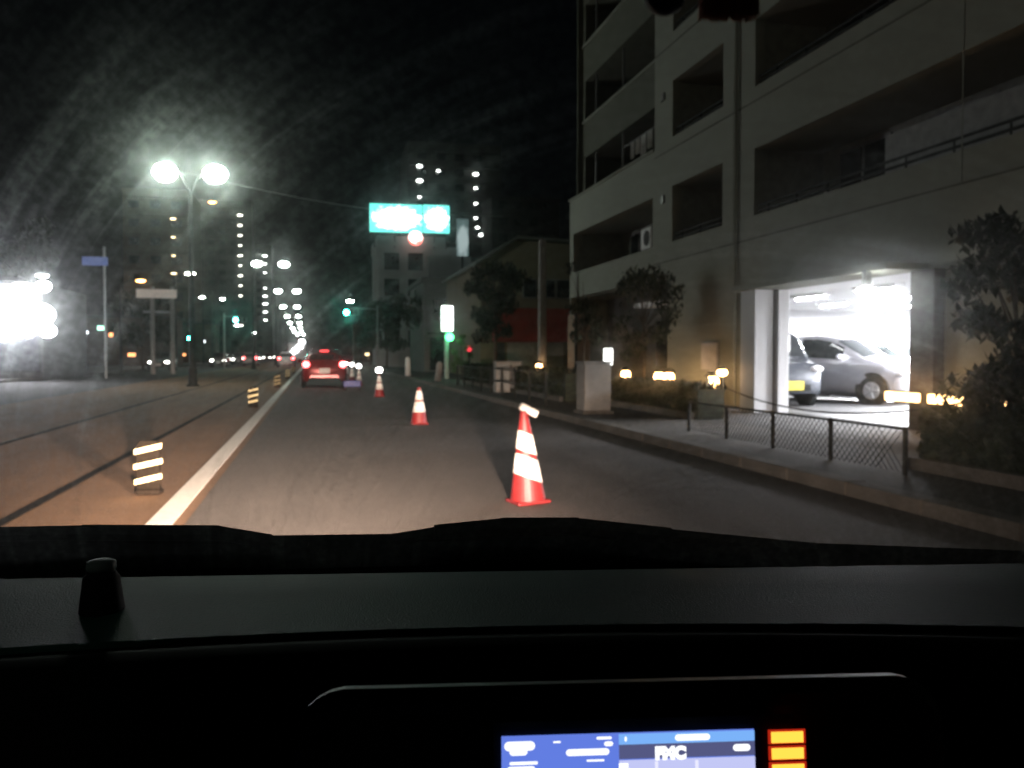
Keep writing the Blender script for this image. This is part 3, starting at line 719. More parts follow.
    if third: obj('brake_light', bx(-.16, .16, -1.72, -1.66, 1.36, 1.42), third, c)
    return c
def joinm(a, b):
    me = bpy.data.meshes.new('tmp'); b.to_mesh(me); b.free(); a.from_mesh(me); bpy.data.meshes.remove(me)
    bmesh.ops.remove_doubles(a, verts=a.verts, dist=.0005); bmesh.ops.recalc_face_normals(a, faces=a.faces); return a
def paint(name, c, r=.25, metal=.3): return mat(name, c, r, metal, var=.02, scale=2)
red = paint('dark red car paint', (.16, .008, .01))
TAIL = lampmat('lit tail light', (1, .10, .10), 16)
make_car('red_car', 'dark red hatchback ahead in the lane with its brake lights lit', (.38, 36, 0), 0, HATCH, red, tail=TAIL, third=lampmat('lit brake light', (1, .08, .08), 3))
sil = paint('silver car paint', (.34, .34, .37), .3, .5)
sc_ = make_car('silver_car', 'silver hatchback parked in the lit garage', (12.6, 19.6, .1), R(208), HATCH, sil); sc_.scale = (1.08, 1.08, 1.08)
make_car('dark_car', 'dark car parked behind the silver hatchback in the garage', (15.0, 21.2, .1), R(206), HATCH, paint('dark grey green car paint', (.05, .06, .06)))
make_car('small_car', 'small boxy car with yellow front plate half hidden by the garage pillar', (10.25, 19.2, .1), R(180), KEI, paint('dark blue car paint', (.035, .04, .05)),
         plate=mat('yellow plate', (.75, .62, .05), .5), head=mat('bright headlight glass', (.8, .8, .82), .2))
HL = lampmat('oncoming headlight', (1, .97, .9), 22)
oc = make_car('oncoming_car', 'nearest oncoming car beyond the tram track with headlights on', (-9.4, 95, 0), R(180), HATCH, paint('grey car paint', (.2, .2, .2)), head=HL, group='oncoming cars beyond the tram track')
for x, y, lb in ((-11.8, 75, 'oncoming car at the far left kerb with headlights on'), (-9.3, 118, 'second oncoming car in the inner lane with headlights on'), (-11.9, 128, 'oncoming car in the outer lane behind the traffic light'), (-9.2, 150, 'third oncoming car in the inner lane'),
                 (-9.2, 185, 'fourth oncoming car in the inner lane, far off'), (-8.9, 225, 'farthest oncoming car, a pair of tiny lights')):
    dup(oc, (x, y, 0), R(180), lb)
ac = make_car('car', 'first car ahead of the red hatchback, red lights showing past its left side', (-2.7, 92, 0), 0, HATCH, paint('white car paint', (.6, .6, .6)), tail=TAIL, group='cars ahead of the red hatchback')
for x, y, lb in ((.7, 62, 'car hidden mostly ahead of the red hatchback in the same lane'), (.9, 120, 'distant car with red lights down the lane'), (-7.0, 105, 'car with a red lamp left of the distant street lamps')): dup(ac, (x, y, 0), 0, lb)
# white van with bright lights beyond the red car
t = thing('lit_truck', 'white truck with dazzling work lights left above the red car', 'truck', (-1.9, 105, 0))
obj('body', bx(-1.0, 1.0, 0, 4, .7, 2.6), M['white'], t, bevel=.1); obj('cab', bx(-.95, .95, 4.1, 5.6, .6, 2.1), M['white'], t, bevel=.15)
for x in (-.85, .85):
    for y in (.8, 4.6): obj('wheel', tb((x - .12, y, .4), (x + .12, y, .4), .4, n=20), M['rubber'], t)
WK = lampmat('work light', (.95, .95, 1), 16)
for x, z in ((-.7, 1.3), (-.2, 1.75), (.3, 2.2), (.55, 2.75)): obj('work_light', ell((x, -.05, z), .34, .08, .26), WK, t, smooth=True)

# ------------------------------------------------------------------ cones and markers
def cone(label, loc, h=.78, lean=(0, 0), rz=0, bands=((.27, .50), (.55, .76)), slant=0.):
    t = thing('traffic_cone', label, 'traffic cone', loc, rz, 'traffic cones in a row along the road')
    t.rotation_euler = (lean[0], lean[1], rz)
    b = bmesh.new(); box(b, -.15, .15, -.15, .15, 0, .03); obj('base', b, M['red'], t, bevel=.02)
    r = lambda z: .155 - (.155 - .03) * (z / h)
    zs = [.035, .26 * h, .262 * h, .50 * h, .502 * h, .60 * h, .602 * h, .80 * h, .802 * h, .99 * h, h]
    prof = [(r(z) + (.004 if i in (2, 3, 6, 7) else 0), z) for i, z in enumerate(zs)]
    obj('cone_body', lathe([(r(z), z) for z in (.03, .3 * h, .6 * h, .985 * h, h)], 32), M['red'], t, smooth=False)
    for z0, z1 in [(p * h, q * h) for p, q in bands]:
        bb = lathe([(r(z0) + .004, z0), (r(z1) + .004, z1)], 32)
        for v in bb.verts:
            dz = -slant * v.co.x; k_ = (r(v.co.z + dz) + .004) / (r(v.co.z) + .004); v.co = Vector((v.co.x * k_, v.co.y * k_, v.co.z + dz))
        obj('reflective_band', bb, M['refl'], t, smooth=True)
    return t
c1 = cone('nearest red and white traffic cone, large, at right of the lane', (1.76, 7.25, 0), .78, (0, R(-3)), R(10), slant=.42)
c1b = thing('cone_topper', 'white reflective strip lamp tilted on top of the nearest cone', 'cone lamp', (1.74, 7.25, .735))
c1b.rotation_euler = (0, R(28), 0)
obj('sleeve', tb((0, 0, -.02), (0, 0, .05), .026), M['red'], c1b); obj('strip', bx(-.085, .085, -.035, .035, .02, .085), M['refl'], c1b, bevel=.015)
c2 = cone('second traffic cone, smaller, with white top bands', (1.84, 15.9, 0), .66, (0, 0), R(3), ((.33, .62), (.66, .92)))
for i, (x, y, lb) in enumerate(((1.88, 26.5, 'third traffic cone, small, near the blue barrier'), (1.75, 36, 'fourth traffic cone in the row'), (1.72, 42, 'fifth traffic cone in the row'), (1.68, 48, 'sixth traffic cone in the row'),
                (1.6, 55, 'seventh traffic cone in the row'), (1.5, 63, 'eighth traffic cone in the row, beyond the red car'), (1.4, 72, 'farthest traffic cone of the row'))):
    dup(c2, (x, y, 0), R(3), lb)
CONL = lampmat('cone band glow', (1, .96, .92), 14)  # glowing bulbs added for the far cones' bright reflective bands
cl_ = None
for i, (y, h, lb) in enumerate(((26.5, .66, 'white glow on top of the third cone'), (36, .66, 'white glow on top of the fourth cone'), (42, .66, 'white glow on top of the fifth cone'), (48, .66, 'white glow on top of the sixth cone'), (55, .66, 'white glow on top of the seventh cone'), (63, .66, 'white glow on top of the eighth cone'), (72, .66, 'white glow on top of the farthest cone'))):
    x = (1.88, 1.75, 1.72, 1.68, 1.6, 1.5, 1.4)[i]
    if cl_ is None:
        cl_ = thing('cone_glow', lb, 'cone lamp', (x, y, h), 0, 'glows on the cones'); obj('socket', tb((0, 0, -.01), (0, 0, .06), .03), M['darksteel'], cl_); obj('bulb', ell((0, 0, .13), .10, .06, .085), CONL, cl_, smooth=True)
    else: dup(cl_, (x, y, h), 0, lb)
bl = mat('blue barrier panel', (.06, .08, .28), .5, emit=(.05, .1, .9), estr=.02)  # slight blue emission in the panel imitates headlights reflecting off it
for (x, y, w_, lb) in ((1.3, 31.6, .3, 'blue barrier panel on the road just right of the red car'),):
    t = thing('barrier', lb, 'barrier', (x, y, 0), 0, 'blue barriers'); obj('panel', bx(-w_, w_, -.03, .03, .12, .34), bl, t, bevel=.02)
    for s in (-1, 1): obj('leg', bx(s * w_ * .8 - .03, s * w_ * .8 + .03, -.15, .15, 0, .115), M['darksteel'], t)
def marker(label, loc):
    t = thing('lane_marker', label, 'lane marker', loc, R(-8), 'reflective lane markers left of the white line')
    obj('base', bx(-.11, .11, -.06, .08, 0, .05), mat('marker base', (.014, .010, .007), .9, spec=.1), t, bevel=.02)
    pts = [(-.10, .05), (.10, .05), (.10, .44), (.07, .48), (-.07, .48), (-.10, .44)]
    b = bmesh.new()
    f0 = [b.verts.new((x, -.015, z)) for x, z in pts]; f1 = [b.verts.new((x, .015, z)) for x, z in pts]
    b.faces.new(f0); b.faces.new(f1[::-1])
    for i in range(6): b.faces.new((f0[i], f1[i], f1[(i + 1) % 6], f0[(i + 1) % 6]))
    bmesh.ops.recalc_face_normals(b, faces=b.faces)
    obj('plate', b, mat('marker body', (.012, .009, .006), .9, spec=.1), t)
    for z, wd in ((.405, .12), (.27, .125), (.135, .12)):
        b = bmesh.new(); v = [b.verts.new(p) for p in ((-wd, -.019, z - .045), (wd, -.019, z + .01), (wd, -.019, z + .055), (-wd, -.019, z))]; b.faces.new(v)
        obj('reflective_stripe', b, M['reflY'], t)
    return t
mk = marker('nearest reflective lane marker with three pale yellow stripes', (-1.45, 8.4, 0))
for x, y, lb in ((-1.42, 21.9, 'second reflective lane marker'), (-1.38, 35, 'third reflective lane marker, small'), (-1.36, 48, 'fourth reflective lane marker, near the red car'), (-1.35, 61, 'farthest reflective lane marker')):
    dup(mk, (x, y, 0), R(-8), lb)

# ------------------------------------------------------------------ roadside right
t = thing('concrete_post', 'square pale concrete gate post standing on the right pavement', 'post', (5.35, 16.6, .1))
obj('shaft', bx(-.27, .27, -.27, .27, .06, .98), M['concrete'], t, bevel=.02); obj('footing', bx(-.31, .31, -.31, .31, 0, .058), M['kerb'], t); obj('cap', bx(-.29, .29, -.29, .29, .983, 1.02), M['concrete'], t, bevel=.01)
t = thing('utility_box', 'small pale roadside cabinet left of the concrete gate post', 'cabinet', (5.6, 26.5, .1))
obj('cabinet_body', bx(-.22, .22, -.2, .2, .0, .95), M['concrete'], t, bevel=.02); obj('door', bx(-.18, .18, -.215, -.202, .1, .85), M['steel'], t)
t = thing('utility_box', 'second pale roadside cabinet right beside the first', 'cabinet', (6.05, 26.7, .1))
obj('cabinet_body', bx(-.18, .18, -.2, .2, .0, .95), M['concrete'], t, bevel=.02); obj('door', bx(-.15, .15, -.215, -.202, .1, .85), M['steel'], t)
t = thing('bollard', 'short pale bollard on the pavement left of the white pole sign', 'bollard', (4.95, 48, .1))
obj('post', lathe([(.16, 0), (.15, .9), (.12, .98), (.04, 1.02)], 16), M['white'], t, smooth=True)
t = thing('bollard', 'dim brown bollard leaning before the white pole sign', 'bollard', (5.2, 38, .1)); t.rotation_euler = (0, R(8), 0)
obj('post', lathe([(.15, 0), (.14, .75), (.11, .82), (.04, .85)], 16), M['concrete'], t, smooth=True)
# pipe guard fence along the pavement edge
def fence(label, x, y0, n, step=1.6, h=.78):
    t = thing('guard_fence', label, 'fence', (x, y0, .1), 0, 'pipe guard fences at the kerb')
    for k in range(n + 1): obj('post', tb((0, k * step, 0), (0, k * step, h), .03, n=10), M['darksteel'], t)
    for z in (h - .04, h * .5): obj('rail', tb((0, -.05, z), (0, n * step + .05, z), .02, n=8), M['darksteel'], t)
    return t
fence('dark pipe guard fence along the pavement beyond the concrete post', 5.15, 19.5, 8)
t = thing('mesh_fence', 'low dark wire mesh fence along the pavement before the garage', 'fence', (5.5, 7.4, .1))
for k in range(5): obj('post', tb((0, k * 1.25, 0), (0, k * 1.25, .46), .025), M['darksteel'], t)
b = bmesh.new(); q = 0.
while q < 5.0:
    for dd in (-.42, .42):
        y1 = q + dd
        if 0 <= y1 <= 5.0: tube(b, (0, q, .02), (0, y1, .43), .0035, n=4, caps=False)
    q += .09
tube(b, (0, 0, .44), (0, 5.0, .44), .014, n=6); obj('mesh', b, M['darksteel'], t)
# chain between posts at the garage entrance
t = thing('chain_barrier', 'sagging chain between low posts across the garage entrance', 'chain barrier', (7.9, 0, .094))
for y in (16.9, 9.0): obj('post', tb((0, y, 0), (0, y, .72), .03), M['steel'], t)
b = bmesh.new()
for a, c in ((16.9, 9.0),):
    pts = [(0, a + (c - a) * k / 14, .66 - .42 * (1 - (2 * k / 14 - 1) ** 2)) for k in range(15)]; path(b, pts, .014, 6)
obj('chain', b, M['darksteel'], t)
# overhead wires
t = thing('span_wire', 'thin span wire crossing right from the nearest twin street lamp', 'wire')
b = bmesh.new(); path(b, [(-4.9 + (14.5) * k / 10, 37 + .8 * k, 8.4 - .5 * math.sin(math.pi * k / 10)) for k in range(11)], .012, 5); obj('cable', b, M['steel'], t)

# ------------------------------------------------------------------ the car we sit in
ego = thing('car', 'dark dashboard, cowl and lit screen of the car the view is taken from', 'car', (0, 0, 0), R(-9))
dash = mat('soft dashboard plastic', (.014, .066, .045), .6, spec=.22, var=.2, scale=5, bump=.25, bscale=500)
dash2 = mat('dark dashboard plastic', (.006, .0075, .007), .75, var=.1, spec=.08)
def surf(name, rows, m, parent=ego, smooth=True):
    bm = bmesh.new(); g = [[bm.verts.new(p) for p in r] for r in rows]
    for i in range(len(g) - 1):
        for j in range(len(g[0]) - 1): bm.faces.new((g[i][j], g[i][j + 1], g[i + 1][j + 1], g[i + 1][j]))
    bmesh.ops.recalc_face_normals(bm, faces=bm.faces)
    o = obj(name, bm, m, parent, smooth=smooth)
    md = o.modifiers.new('thick', 'SOLIDIFY'); md.thickness = .012; md.offset = 0
    return o
def edge_z(x): return 1.25 - .266 + .022 * (1 - min(1.0, ((x - .07) / .62) ** 2))
NX = 25; xs = [-.85 + 1.70 * i / (NX - 1) for i in range(NX)]
rows = []
for y, dz in ((1.02, -.018), (.98, .0), (.9, .0), (.82, .0), (.785, .0), (.77, .0), (.765, .0)):
    rows.append([(x, y, (1.002 if y > .95 else 0) or (edge_z(x) + (1.004 - edge_z(x)) * (y - .74) / .24 + dz)) for x in xs])
rows[0] = [(x, 1.03, .985) for x in xs]
surf('dashboard_top', rows, dash)
rows = [[(x, .765, edge_z(x) - .004) for x in xs], [(x, .74, edge_z(x) - .001) for x in xs], [(x, .71, edge_z(x) - .008) for x in xs], [(x, .68, edge_z(x) - .03) for x in xs], [(x, .655, edge_z(x) - .09) for x in xs], [(x, .64, edge_z(x) - .35) for x in xs]]
surf('dashboard_front', rows, dash2)
# seam strip on the pad
b = bmesh.new(); tube(b, (-.057, .95, 1.0035), (-.005, .775, 1.0055), .0016, n=6); obj('panel_seam', b, mat('seam plastic', (.05, .10, .085), .6), ego)
# visor pod round the screen
vis = mat('satin black pod', (.010, .010, .010), .5, spec=.3)
b = bmesh.new(); outer = []
def rr(x0, x1, z0, z1, r, n=7):
    pts = []
    for cx, cz, a0 in ((x1 - r, z1 - r, 0), (x0 + r, z1 - r, 90)):
        for k in range(n): a = R(a0 + 90 * k / (n - 1)); pts.append((cx + r * math.cos(a), cz + r * math.sin(a)))
    pts += [(x0, z0), (x1, z0)]; return pts
bumpz = lambda x: .012 * (1 - ((x - .12) / .24) ** 2)
A = rr(-.112, .345, .78, 1.019, .035); 
def ringv(pts, y, s=0): return [b.verts.new((x, y, z + (bumpz(x) if z > .95 else 0) + s)) for x, z in pts]
r0 = ringv(A, .611, -.002); r1 = ringv(A, .60); r2 = ringv([(x * .985 + .0015, z - .008 if z > .9 else z) for x, z in A], .592); r3 = ringv([(x * .95 + .006, z - .02 if z > .9 else z) for x, z in A], .60)
for p, q in ((r0, r1), (r1, r2), (r2, r3)):
    for i in range(len(A)): b.faces.new((p[i], p[(i + 1) % len(A)], q[(i + 1) % len(A)], q[i]))
b.faces.new(r3)
bmesh.ops.recalc_face_normals(b, faces=b.faces)
pod = obj('instrument_pod', b, vis, ego, smooth=False); 
# screen (tilted slightly), local plane at y=.58
scr = bpy.data.objects.new('screen_unit', None)
SX0, SX1, SZ1 = .0295, .201, .9955
def spt(u, v, d=0):   # u right 0..1, v down in metres
    return Vector((SX0 + (SX1 - SX0) * u, .581 - d - v * .12, SZ1 - v + .0005 * u))
def quad(name, u0, u1, v0, v1, d, m, parent):
    b = bmesh.new(); P = [spt(u0, v0, d), spt(u1, v0, d), spt(u1, v1, d), spt(u0, v1, d)]; Q = [p + Vector((0, .0007, 0)) for p in P]
    f = [b.verts.new(p) for p in P]; g = [b.verts.new(p) for p in Q]
    b.faces.new(f[::-1]); b.faces.new(g)
    for i in range(4): b.faces.new((f[i], f[(i + 1) % 4], g[(i + 1) % 4], g[i]))
    bmesh.ops.recalc_face_normals(b, faces=b.faces)
    return obj(name, b, m, parent)
quad('screen_bezel', -.03, 1.17, -.008, .11, -.003, M['black'], ego)
S = quad('screen', 0, 1, 0, .095, 0, lampmat('screen blue', (.13, .22, .80), .95), ego)
W_ = lampmat('screen white', (.95, .97, 1), 1.3); LB = lampmat('screen pale lavender', (.55, .58, .92), 1.0); DK = lampmat('screen dark band', (.10, .11, .25), .9)
CY = lampmat('screen cyan band', (.20, .45, .95), 1.0)
def pill(name, u0, u1, v0, v1, m):
    b = bmesh.new(); r = (v1 - v0) / 2; W = SX1 - SX0; pts = []
    for cu, a0 in ((u1 - r / W, -90), (u0 + r / W, 90)):
        for k in range(7): a = R(a0 + 30 * k); pts.append(spt(cu + r / W * math.cos(a), (v0 + v1) / 2 - r * math.sin(a), .0022))
    f = [b.verts.new(p) for p in pts]; b.faces.new(f); obj(name, b, m, S)
quad('screen_area', .46, 1.0, .0175, .094, .0008, LB, S); quad('screen_header', .46, 1.0, .0075, .0165, .0008, DK, S); quad('screen_header', .46, 1.0, .0006, .0072, .0008, CY, S)
for a in ((.01, .13, .0025, .0085), (.03, .10, .007, .0115), (.25, .42, .0085, .0128), (.37, .43, .001, .0028), (.40, .435, .0042, .0072), (.68, .82, .0010, .0052), (.91, .98, .0085, .0130), (.03, .14, .0155, .0175), (.02, .13, .0185, .0225),
          (.48, .49, .0015, .0045), (.2, .23, .003, .0042), (.46, .49, .0185, .03), (.33, .40, .0155, .0168)): pill('screen_icon', *a, W_)
for u in (.60, .76): quad('screen_mark', u, u + .012, .0185, .094, .0016, lampmat('screen line', (.8, .8, 1), 1.05), S)
cu = bpy.data.curves.new('t', 'FONT'); cu.body = 'FMC'; cu.size = .0105; cu.extrude = .0002; cu.offset = .0009
tmpo = bpy.data.objects.new('t', cu); COL.objects.link(tmpo); dg = bpy.context.evaluated_depsgraph_get(); me = bpy.data.meshes.new_from_object(tmpo.evaluated_get(dg)); bpy.data.objects.remove(tmpo)
me.materials.clear(); me.materials.append(W_); to = bpy.data.objects.new('screen_lettering', me); COL.objects.link(to); to.parent = S
to.location = spt(.60, .0160, .003); to.rotation_euler = (R(83), 0, 0)
OB = lampmat('orange button light', (1, .50, .055), 1.6); OE = lampmat('red button edge', (.75, .03, .01), .6)
for k in range(4):
    v0 = .0005 + k * .0106
    e = quad('button', 1.055, 1.205, v0, v0 + .0092, .0012, OE, ego); 
    o_ = quad('button_light', 1.066, 1.194, v0 + .0011, v0 + .0081, .0022, OB, e)
# small sensor on the dash
obj('sensor', lathe([(.021, .93), (.0225, .95), (.021, .985), (.0165, 1.02), (.011, 1.028)], 20), M['black'], ego, loc=(-.338, .86, .018), smooth=True)
obj('sensor_cap', lathe([(.012, 1.0), (.0135, 1.003), (.013, 1.009), (.008, 1.011)], 20), mat('pale grey cap', (.2, .24, .23), .6), ego, loc=(-.338, .86, .044), smooth=True)
# cowl and wipers
b = bmesh.new()
rows = [[(x, 1.03, .985) for x in xs], [(x, 1.06, .978) for x in xs], [(x, 1.2, .992 - .03 * max(0, x - .1) - .006) for x in xs], [(x, 1.28, .985 - .05 * max(0, x - .1)) for x in xs], [(x, 1.4, .93 - .05 * max(0, x)) for x in xs]]
b.free(); surf('cowl', rows, mat('matt black cowl', (.006, .007, .007), 1, spec=0))
surf('bonnet', [[(x, 1.42, .92) for x in xs], [(x, 1.8, .85 - .1 * abs(x)) for x in xs], [(x, 2.0, .72 - .1 * abs(x)) for x in xs], [(x, 2.05, .4) for x in xs]], dash2)
def wiper(pts, rr_):
    b = bmesh.new()
    for (a, c), r_ in zip(zip(pts, pts[1:]), rr_): tube(b, a, c, r_, n=8)
    o_ = obj('wiper', b, M['black'], ego); 
    b = bmesh.new(); path(b, [Vector(p) + Vector((0, .012, -.012)) for p in pts], .006, 6); obj('wiper_blade', b, M['rubber'], o_)
wiper([(-.74, 1.2, 1.012), (-.5, 1.21, 1.012), (-.32, 1.21, 1.009), (-.25, 1.2, .999), (-.2, 1.2, .990)], (.010, .011, .010, .008))
wiper([(-.09, 1.21, .997), (-.03, 1.21, 1.006), (.06, 1.22, 1.012), (.17, 1.22, 1.011), (.3, 1.22, .996), (.5, 1.2, .978)], (.008, .011, .012, .011, .009))
# windscreen: real raked pane, 5 mm thick, with a faint film of road grime in arcs swept by the wipers
def film():
    m = bpy.data.materials.new('windscreen film'); m.use_nodes = True; n = m.node_tree.nodes; l = m.node_tree.links; n.clear()
    tc = n.new('ShaderNodeTexCoord')
    sb = n.new('ShaderNodeVectorMath'); sb.operation = 'SUBTRACT'; sb.inputs[1].default_value = (.30, 1.05, .92); l.new(tc.outputs['Object'], sb.inputs[0])
    ln = n.new('ShaderNodeVectorMath'); ln.operation = 'LENGTH'; l.new(sb.outputs[0], ln.inputs[0])
    sx = n.new('ShaderNodeSeparateXYZ'); l.new(sb.outputs[0], sx.inputs[0])
    an = n.new('ShaderNodeMath'); an.operation = 'ARCTAN2'; l.new(sx.outputs[2], an.inputs[0]); l.new(sx.outputs[0], an.inputs[1])
    r_ = n.new('ShaderNodeMath'); r_.operation = 'MULTIPLY'; r_.inputs[1].default_value = 85; l.new(ln.outputs['Value'], r_.inputs[0])
    cb = n.new('ShaderNodeCombineXYZ'); l.new(r_.outputs[0], cb.inputs[0])
    a2 = n.new('ShaderNodeMath'); a2.operation = 'MULTIPLY'; a2.inputs[1].default_value = 7.0; l.new(an.outputs[0], a2.inputs[0]); l.new(a2.outputs[0], cb.inputs[1])
    no = n.new('ShaderNodeTexNoise'); no.inputs['Scale'].default_value = 1.0; no.inputs['Detail'].default_value = 4; l.new(cb.outputs[0], no.inputs['Vector'])
    n2 = n.new('ShaderNodeTexNoise'); n2.inputs['Scale'].default_value = 5; n2.inputs['Detail'].default_value = 3; l.new(tc.outputs['Object'], n2.inputs['Vector'])
    mr = n.new('ShaderNodeMapRange'); mr.inputs[1].default_value = .35; mr.inputs[2].default_value = .75; mr.inputs[3].default_value = .4; mr.inputs[4].default_value = 1; l.new(no.outputs['Fac'], mr.inputs[0])
    m2 = n.new('ShaderNodeMapRange'); m2.inputs[1].default_value = .35; m2.inputs[2].default_value = .65; m2.inputs[3].default_value = .4; m2.inputs[4].default_value = 1.4; l.new(n2.outputs['Fac'], m2.inputs[0])
    # long thin wiper arcs and fine dirt grain
    a3 = n.new('ShaderNodeMath'); a3.operation = 'MULTIPLY'; a3.inputs[1].default_value = .9; l.new(an.outputs[0], a3.inputs[0])
    c3 = n.new('ShaderNodeCombineXYZ'); r3 = n.new('ShaderNodeMath'); r3.operation = 'MULTIPLY'; r3.inputs[1].default_value = 48; l.new(ln.outputs['Value'], r3.inputs[0]); l.new(r3.outputs[0], c3.inputs[0]); l.new(a3.outputs[0], c3.inputs[1])
    n3 = n.new('ShaderNodeTexNoise'); n3.inputs['Scale'].default_value = 1.0; n3.inputs['Detail'].default_value = 3; l.new(c3.outputs[0], n3.inputs['Vector'])
    m3 = n.new('ShaderNodeMapRange'); m3.inputs[1].default_value = .56; m3.inputs[2].default_value = .72; m3.inputs[3].default_value = 0; m3.inputs[4].default_value = 1.0; l.new(n3.outputs['Fac'], m3.inputs[0])
    n4 = n.new('ShaderNodeTexNoise'); n4.inputs['Scale'].default_value = 130; n4.inputs['Detail'].default_value = 2; l.new(tc.outputs['Object'], n4.inputs['Vector'])
    m4 = n.new('ShaderNodeMapRange'); m4.inputs[1].default_value = .38; m4.inputs[2].default_value = .68; m4.inputs[3].default_value = .62; m4.inputs[4].default_value = 1.5; l.new(n4.outputs['Fac'], m4.inputs[0])
    sm = n.new('ShaderNodeMath'); sm.operation = 'ADD'; l.new(mr.outputs[0], sm.inputs[0]); l.new(m3.outputs[0], sm.inputs[1])
    m5 = n.new('ShaderNodeMath'); m5.operation = 'MULTIPLY'; l.new(sm.outputs[0], m5.inputs[0]); l.new(m4.outputs[0], m5.inputs[1])
    mu = n.new('ShaderNodeMath'); mu.operation = 'MULTIPLY'; l.new(m5.outputs[0], mu.inputs[0]); l.new(m2.outputs[0], mu.inputs[1])
    ms = n.new('ShaderNodeMath'); ms.operation = 'MULTIPLY'; ms.inputs[1].default_value = 6.4; l.new(mu.outputs[0], ms.inputs[0])
    v = n.new('ShaderNodeVolumePrincipled'); v.inputs['Color'].default_value = (.86, 1, .92, 1); v.inputs['Anisotropy'].default_value = .955
    l.new(ms.outputs[0], v.inputs['Density'])
    v2 = n.new('ShaderNodeVolumePrincipled'); v2.inputs['Color'].default_value = (.97, 1, .98, 1); v2.inputs['Anisotropy'].default_value = .988
    mt = n.new('ShaderNodeMath'); mt.operation = 'MULTIPLY_ADD'; mt.inputs[1].default_value = 1.5; mt.inputs[2].default_value = 5.0; l.new(ms.outputs[0], mt.inputs[0]); l.new(mt.outputs[0], v2.inputs['Density'])
    ad = n.new('ShaderNodeAddShader'); l.new(v.outputs[0], ad.inputs[0]); l.new(v2.outputs[0], ad.inputs[1])
    o_ = n.new('ShaderNodeOutputMaterial'); l.new(ad.outputs[0], o_.inputs['Volume'])
    return m
b = bmesh.new(); P0 = Vector((0, 1.12, .965)); P1 = Vector((0, .38, 1.86)); nrm = Vector((0, (P1 - P0).z, -(P1 - P0).y)).normalized()
g = {}
for s in (0, 1):
    for i in range(9):
        for j in range(2):
            x = -.85 + 1.7 * i / 8; p = P0.lerp(P1, j); p = Vector((x, p.y - .22 * (x / .85) ** 2 * .6, p.z)) + nrm * (.005 * s); g[(s, i, j)] = b.verts.new(p)
for i in range(8):
    for s in (0, 1): b.faces.new((g[(s, i, 0)], g[(s, i + 1, 0)], g[(s, i + 1, 1)], g[(s, i, 1)]))
    for j in (0, 1): b.faces.new((g[(0, i, j)], g[(0, i + 1, j)], g[(1, i + 1, j)], g[(1, i, j)]))
for i in (0, 8): b.faces.new((g[(0, i, 0)], g[(0, i, 1)], g[(1, i, 1)], g[(1, i, 0)]))
bmesh.ops.recalc_face_normals(b, faces=b.faces)
obj('windscreen', b, film(), ego)
surf('roof', [[(x, .36, 1.875) for x in xs], [(x, .2, 1.93) for x in xs], [(x, -.6, 1.95) for x in xs], [(x, -2.0, 1.9) for x in xs], [(x, -2.1, 1.2) for x in xs], [(x, -2.12, .4) for x in xs]], dash2)  # roof, rear and doors out of view, added to block the rear lamp
for s in (-1, 1):
    surf('side_door', [[(s * .86, y, .35) for y in (-2.1, -1, 0, 1.0)], [(s * .88, y, .8) for y in (-2.1, -1, 0, 1.0)], [(s * .86, y, 1.02) for y in (-2.1, -1, 0, 1.0)]], dash2)
    b = bmesh.new(); tube(b, (s * .87, 1.0, .98), (s * .84, .34, 1.87), .035); obj('windscreen_pillar', b, dash2, ego)
    b = bmesh.new(); tube(b, (s * .87, -.5, 1.0), (s * .84, -.45, 1.9), .05); obj('door_pillar', b, dash2, ego)
# beads and tassel at the top
t = thing('hanging_charm', 'dark bead and fuzzy brown tassel hanging at the top of the windscreen', 'charm', (0, 0, 0), R(-9))
obj('bead', ell((.099, .42, 1.4215), .0105, .0105, .0105), M['black'], t, smooth=True)
b = bmesh.new(); r = random.Random(4)
for k in range(260):
    x = .118 + .026 * r.random(); y = .42 + .008 * r.random(); z = 1.411 + .002 * r.random() ; tube(b, (x, y, 1.45), (x + r.uniform(-.001, .001), y, z), .0005, n=4, caps=False)
obj('tassel', b, mat('brown yarn', (.5, .22, .15), .95), t)
obj('cord', bx(.09, .15, .418, .424, 1.448, 1.453), M['black'], t)

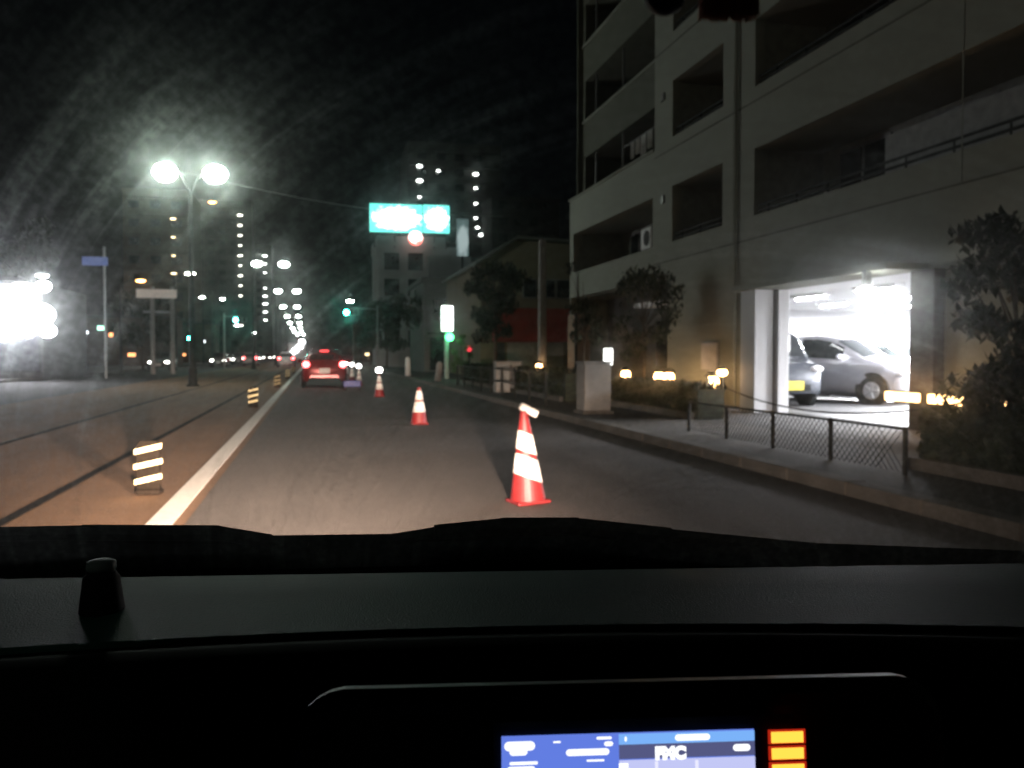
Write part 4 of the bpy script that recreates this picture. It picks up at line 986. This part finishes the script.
# ------------------------------------------------------------------ headlights of our own car (low beam pattern)
def headlight(x, e):
    ld = bpy.data.lights.new('headlamp', 'SPOT'); ld.energy = e; ld.color = (1, .74, .58); ld.spot_size = R(130); ld.spot_blend = .6; ld.shadow_soft_size = .05
    ld.use_nodes = True; n = ld.node_tree.nodes; l = ld.node_tree.links; em = n['Emission']
    tc = n.new('ShaderNodeTexCoord'); sx = n.new('ShaderNodeSeparateXYZ'); l.new(tc.outputs['Normal'], sx.inputs[0])
    # elevation = y component (down is negative), azimuth = x component
    cv = n.new('ShaderNodeMapRange'); cv.inputs[1].default_value = -.24; cv.inputs[2].default_value = -.045; cv.inputs[3].default_value = .30; cv.inputs[4].default_value = 1; cv.interpolation_type = 'SMOOTHERSTEP'; l.new(sx.outputs[1], cv.inputs[0])
    ct = n.new('ShaderNodeMapRange'); ct.inputs[1].default_value = -.02; ct.inputs[2].default_value = .05; ct.inputs[3].default_value = 1; ct.inputs[4].default_value = .012; ct.interpolation_type = 'SMOOTHSTEP'; l.new(sx.outputs[1], ct.inputs[0])
    ax = n.new('ShaderNodeMath'); ax.operation = 'ABSOLUTE'; l.new(sx.outputs[0], ax.inputs[0])
    az = n.new('ShaderNodeMapRange'); az.inputs[1].default_value = .05; az.inputs[2].default_value = .50; az.inputs[3].default_value = 1; az.inputs[4].default_value = .03; az.interpolation_type = 'SMOOTHSTEP'; l.new(ax.outputs[0], az.inputs[0])
    a = n.new('ShaderNodeMath'); a.operation = 'MULTIPLY'; l.new(cv.outputs[0], a.inputs[0]); l.new(ct.outputs[0], a.inputs[1])
    c = n.new('ShaderNodeMath'); c.operation = 'MULTIPLY'; l.new(a.outputs[0], c.inputs[0]); l.new(az.outputs[0], c.inputs[1]); l.new(c.outputs[0], em.inputs['Strength'])
    lo = bpy.data.objects.new('headlamp', ld); COL.objects.link(lo); lo.parent = ego
    lo.location = (x, 2.15, .66); lo.rotation_euler = (R(90), 0, R(9 + 6))
headlight(-.6, 17000); headlight(.6, 17000)
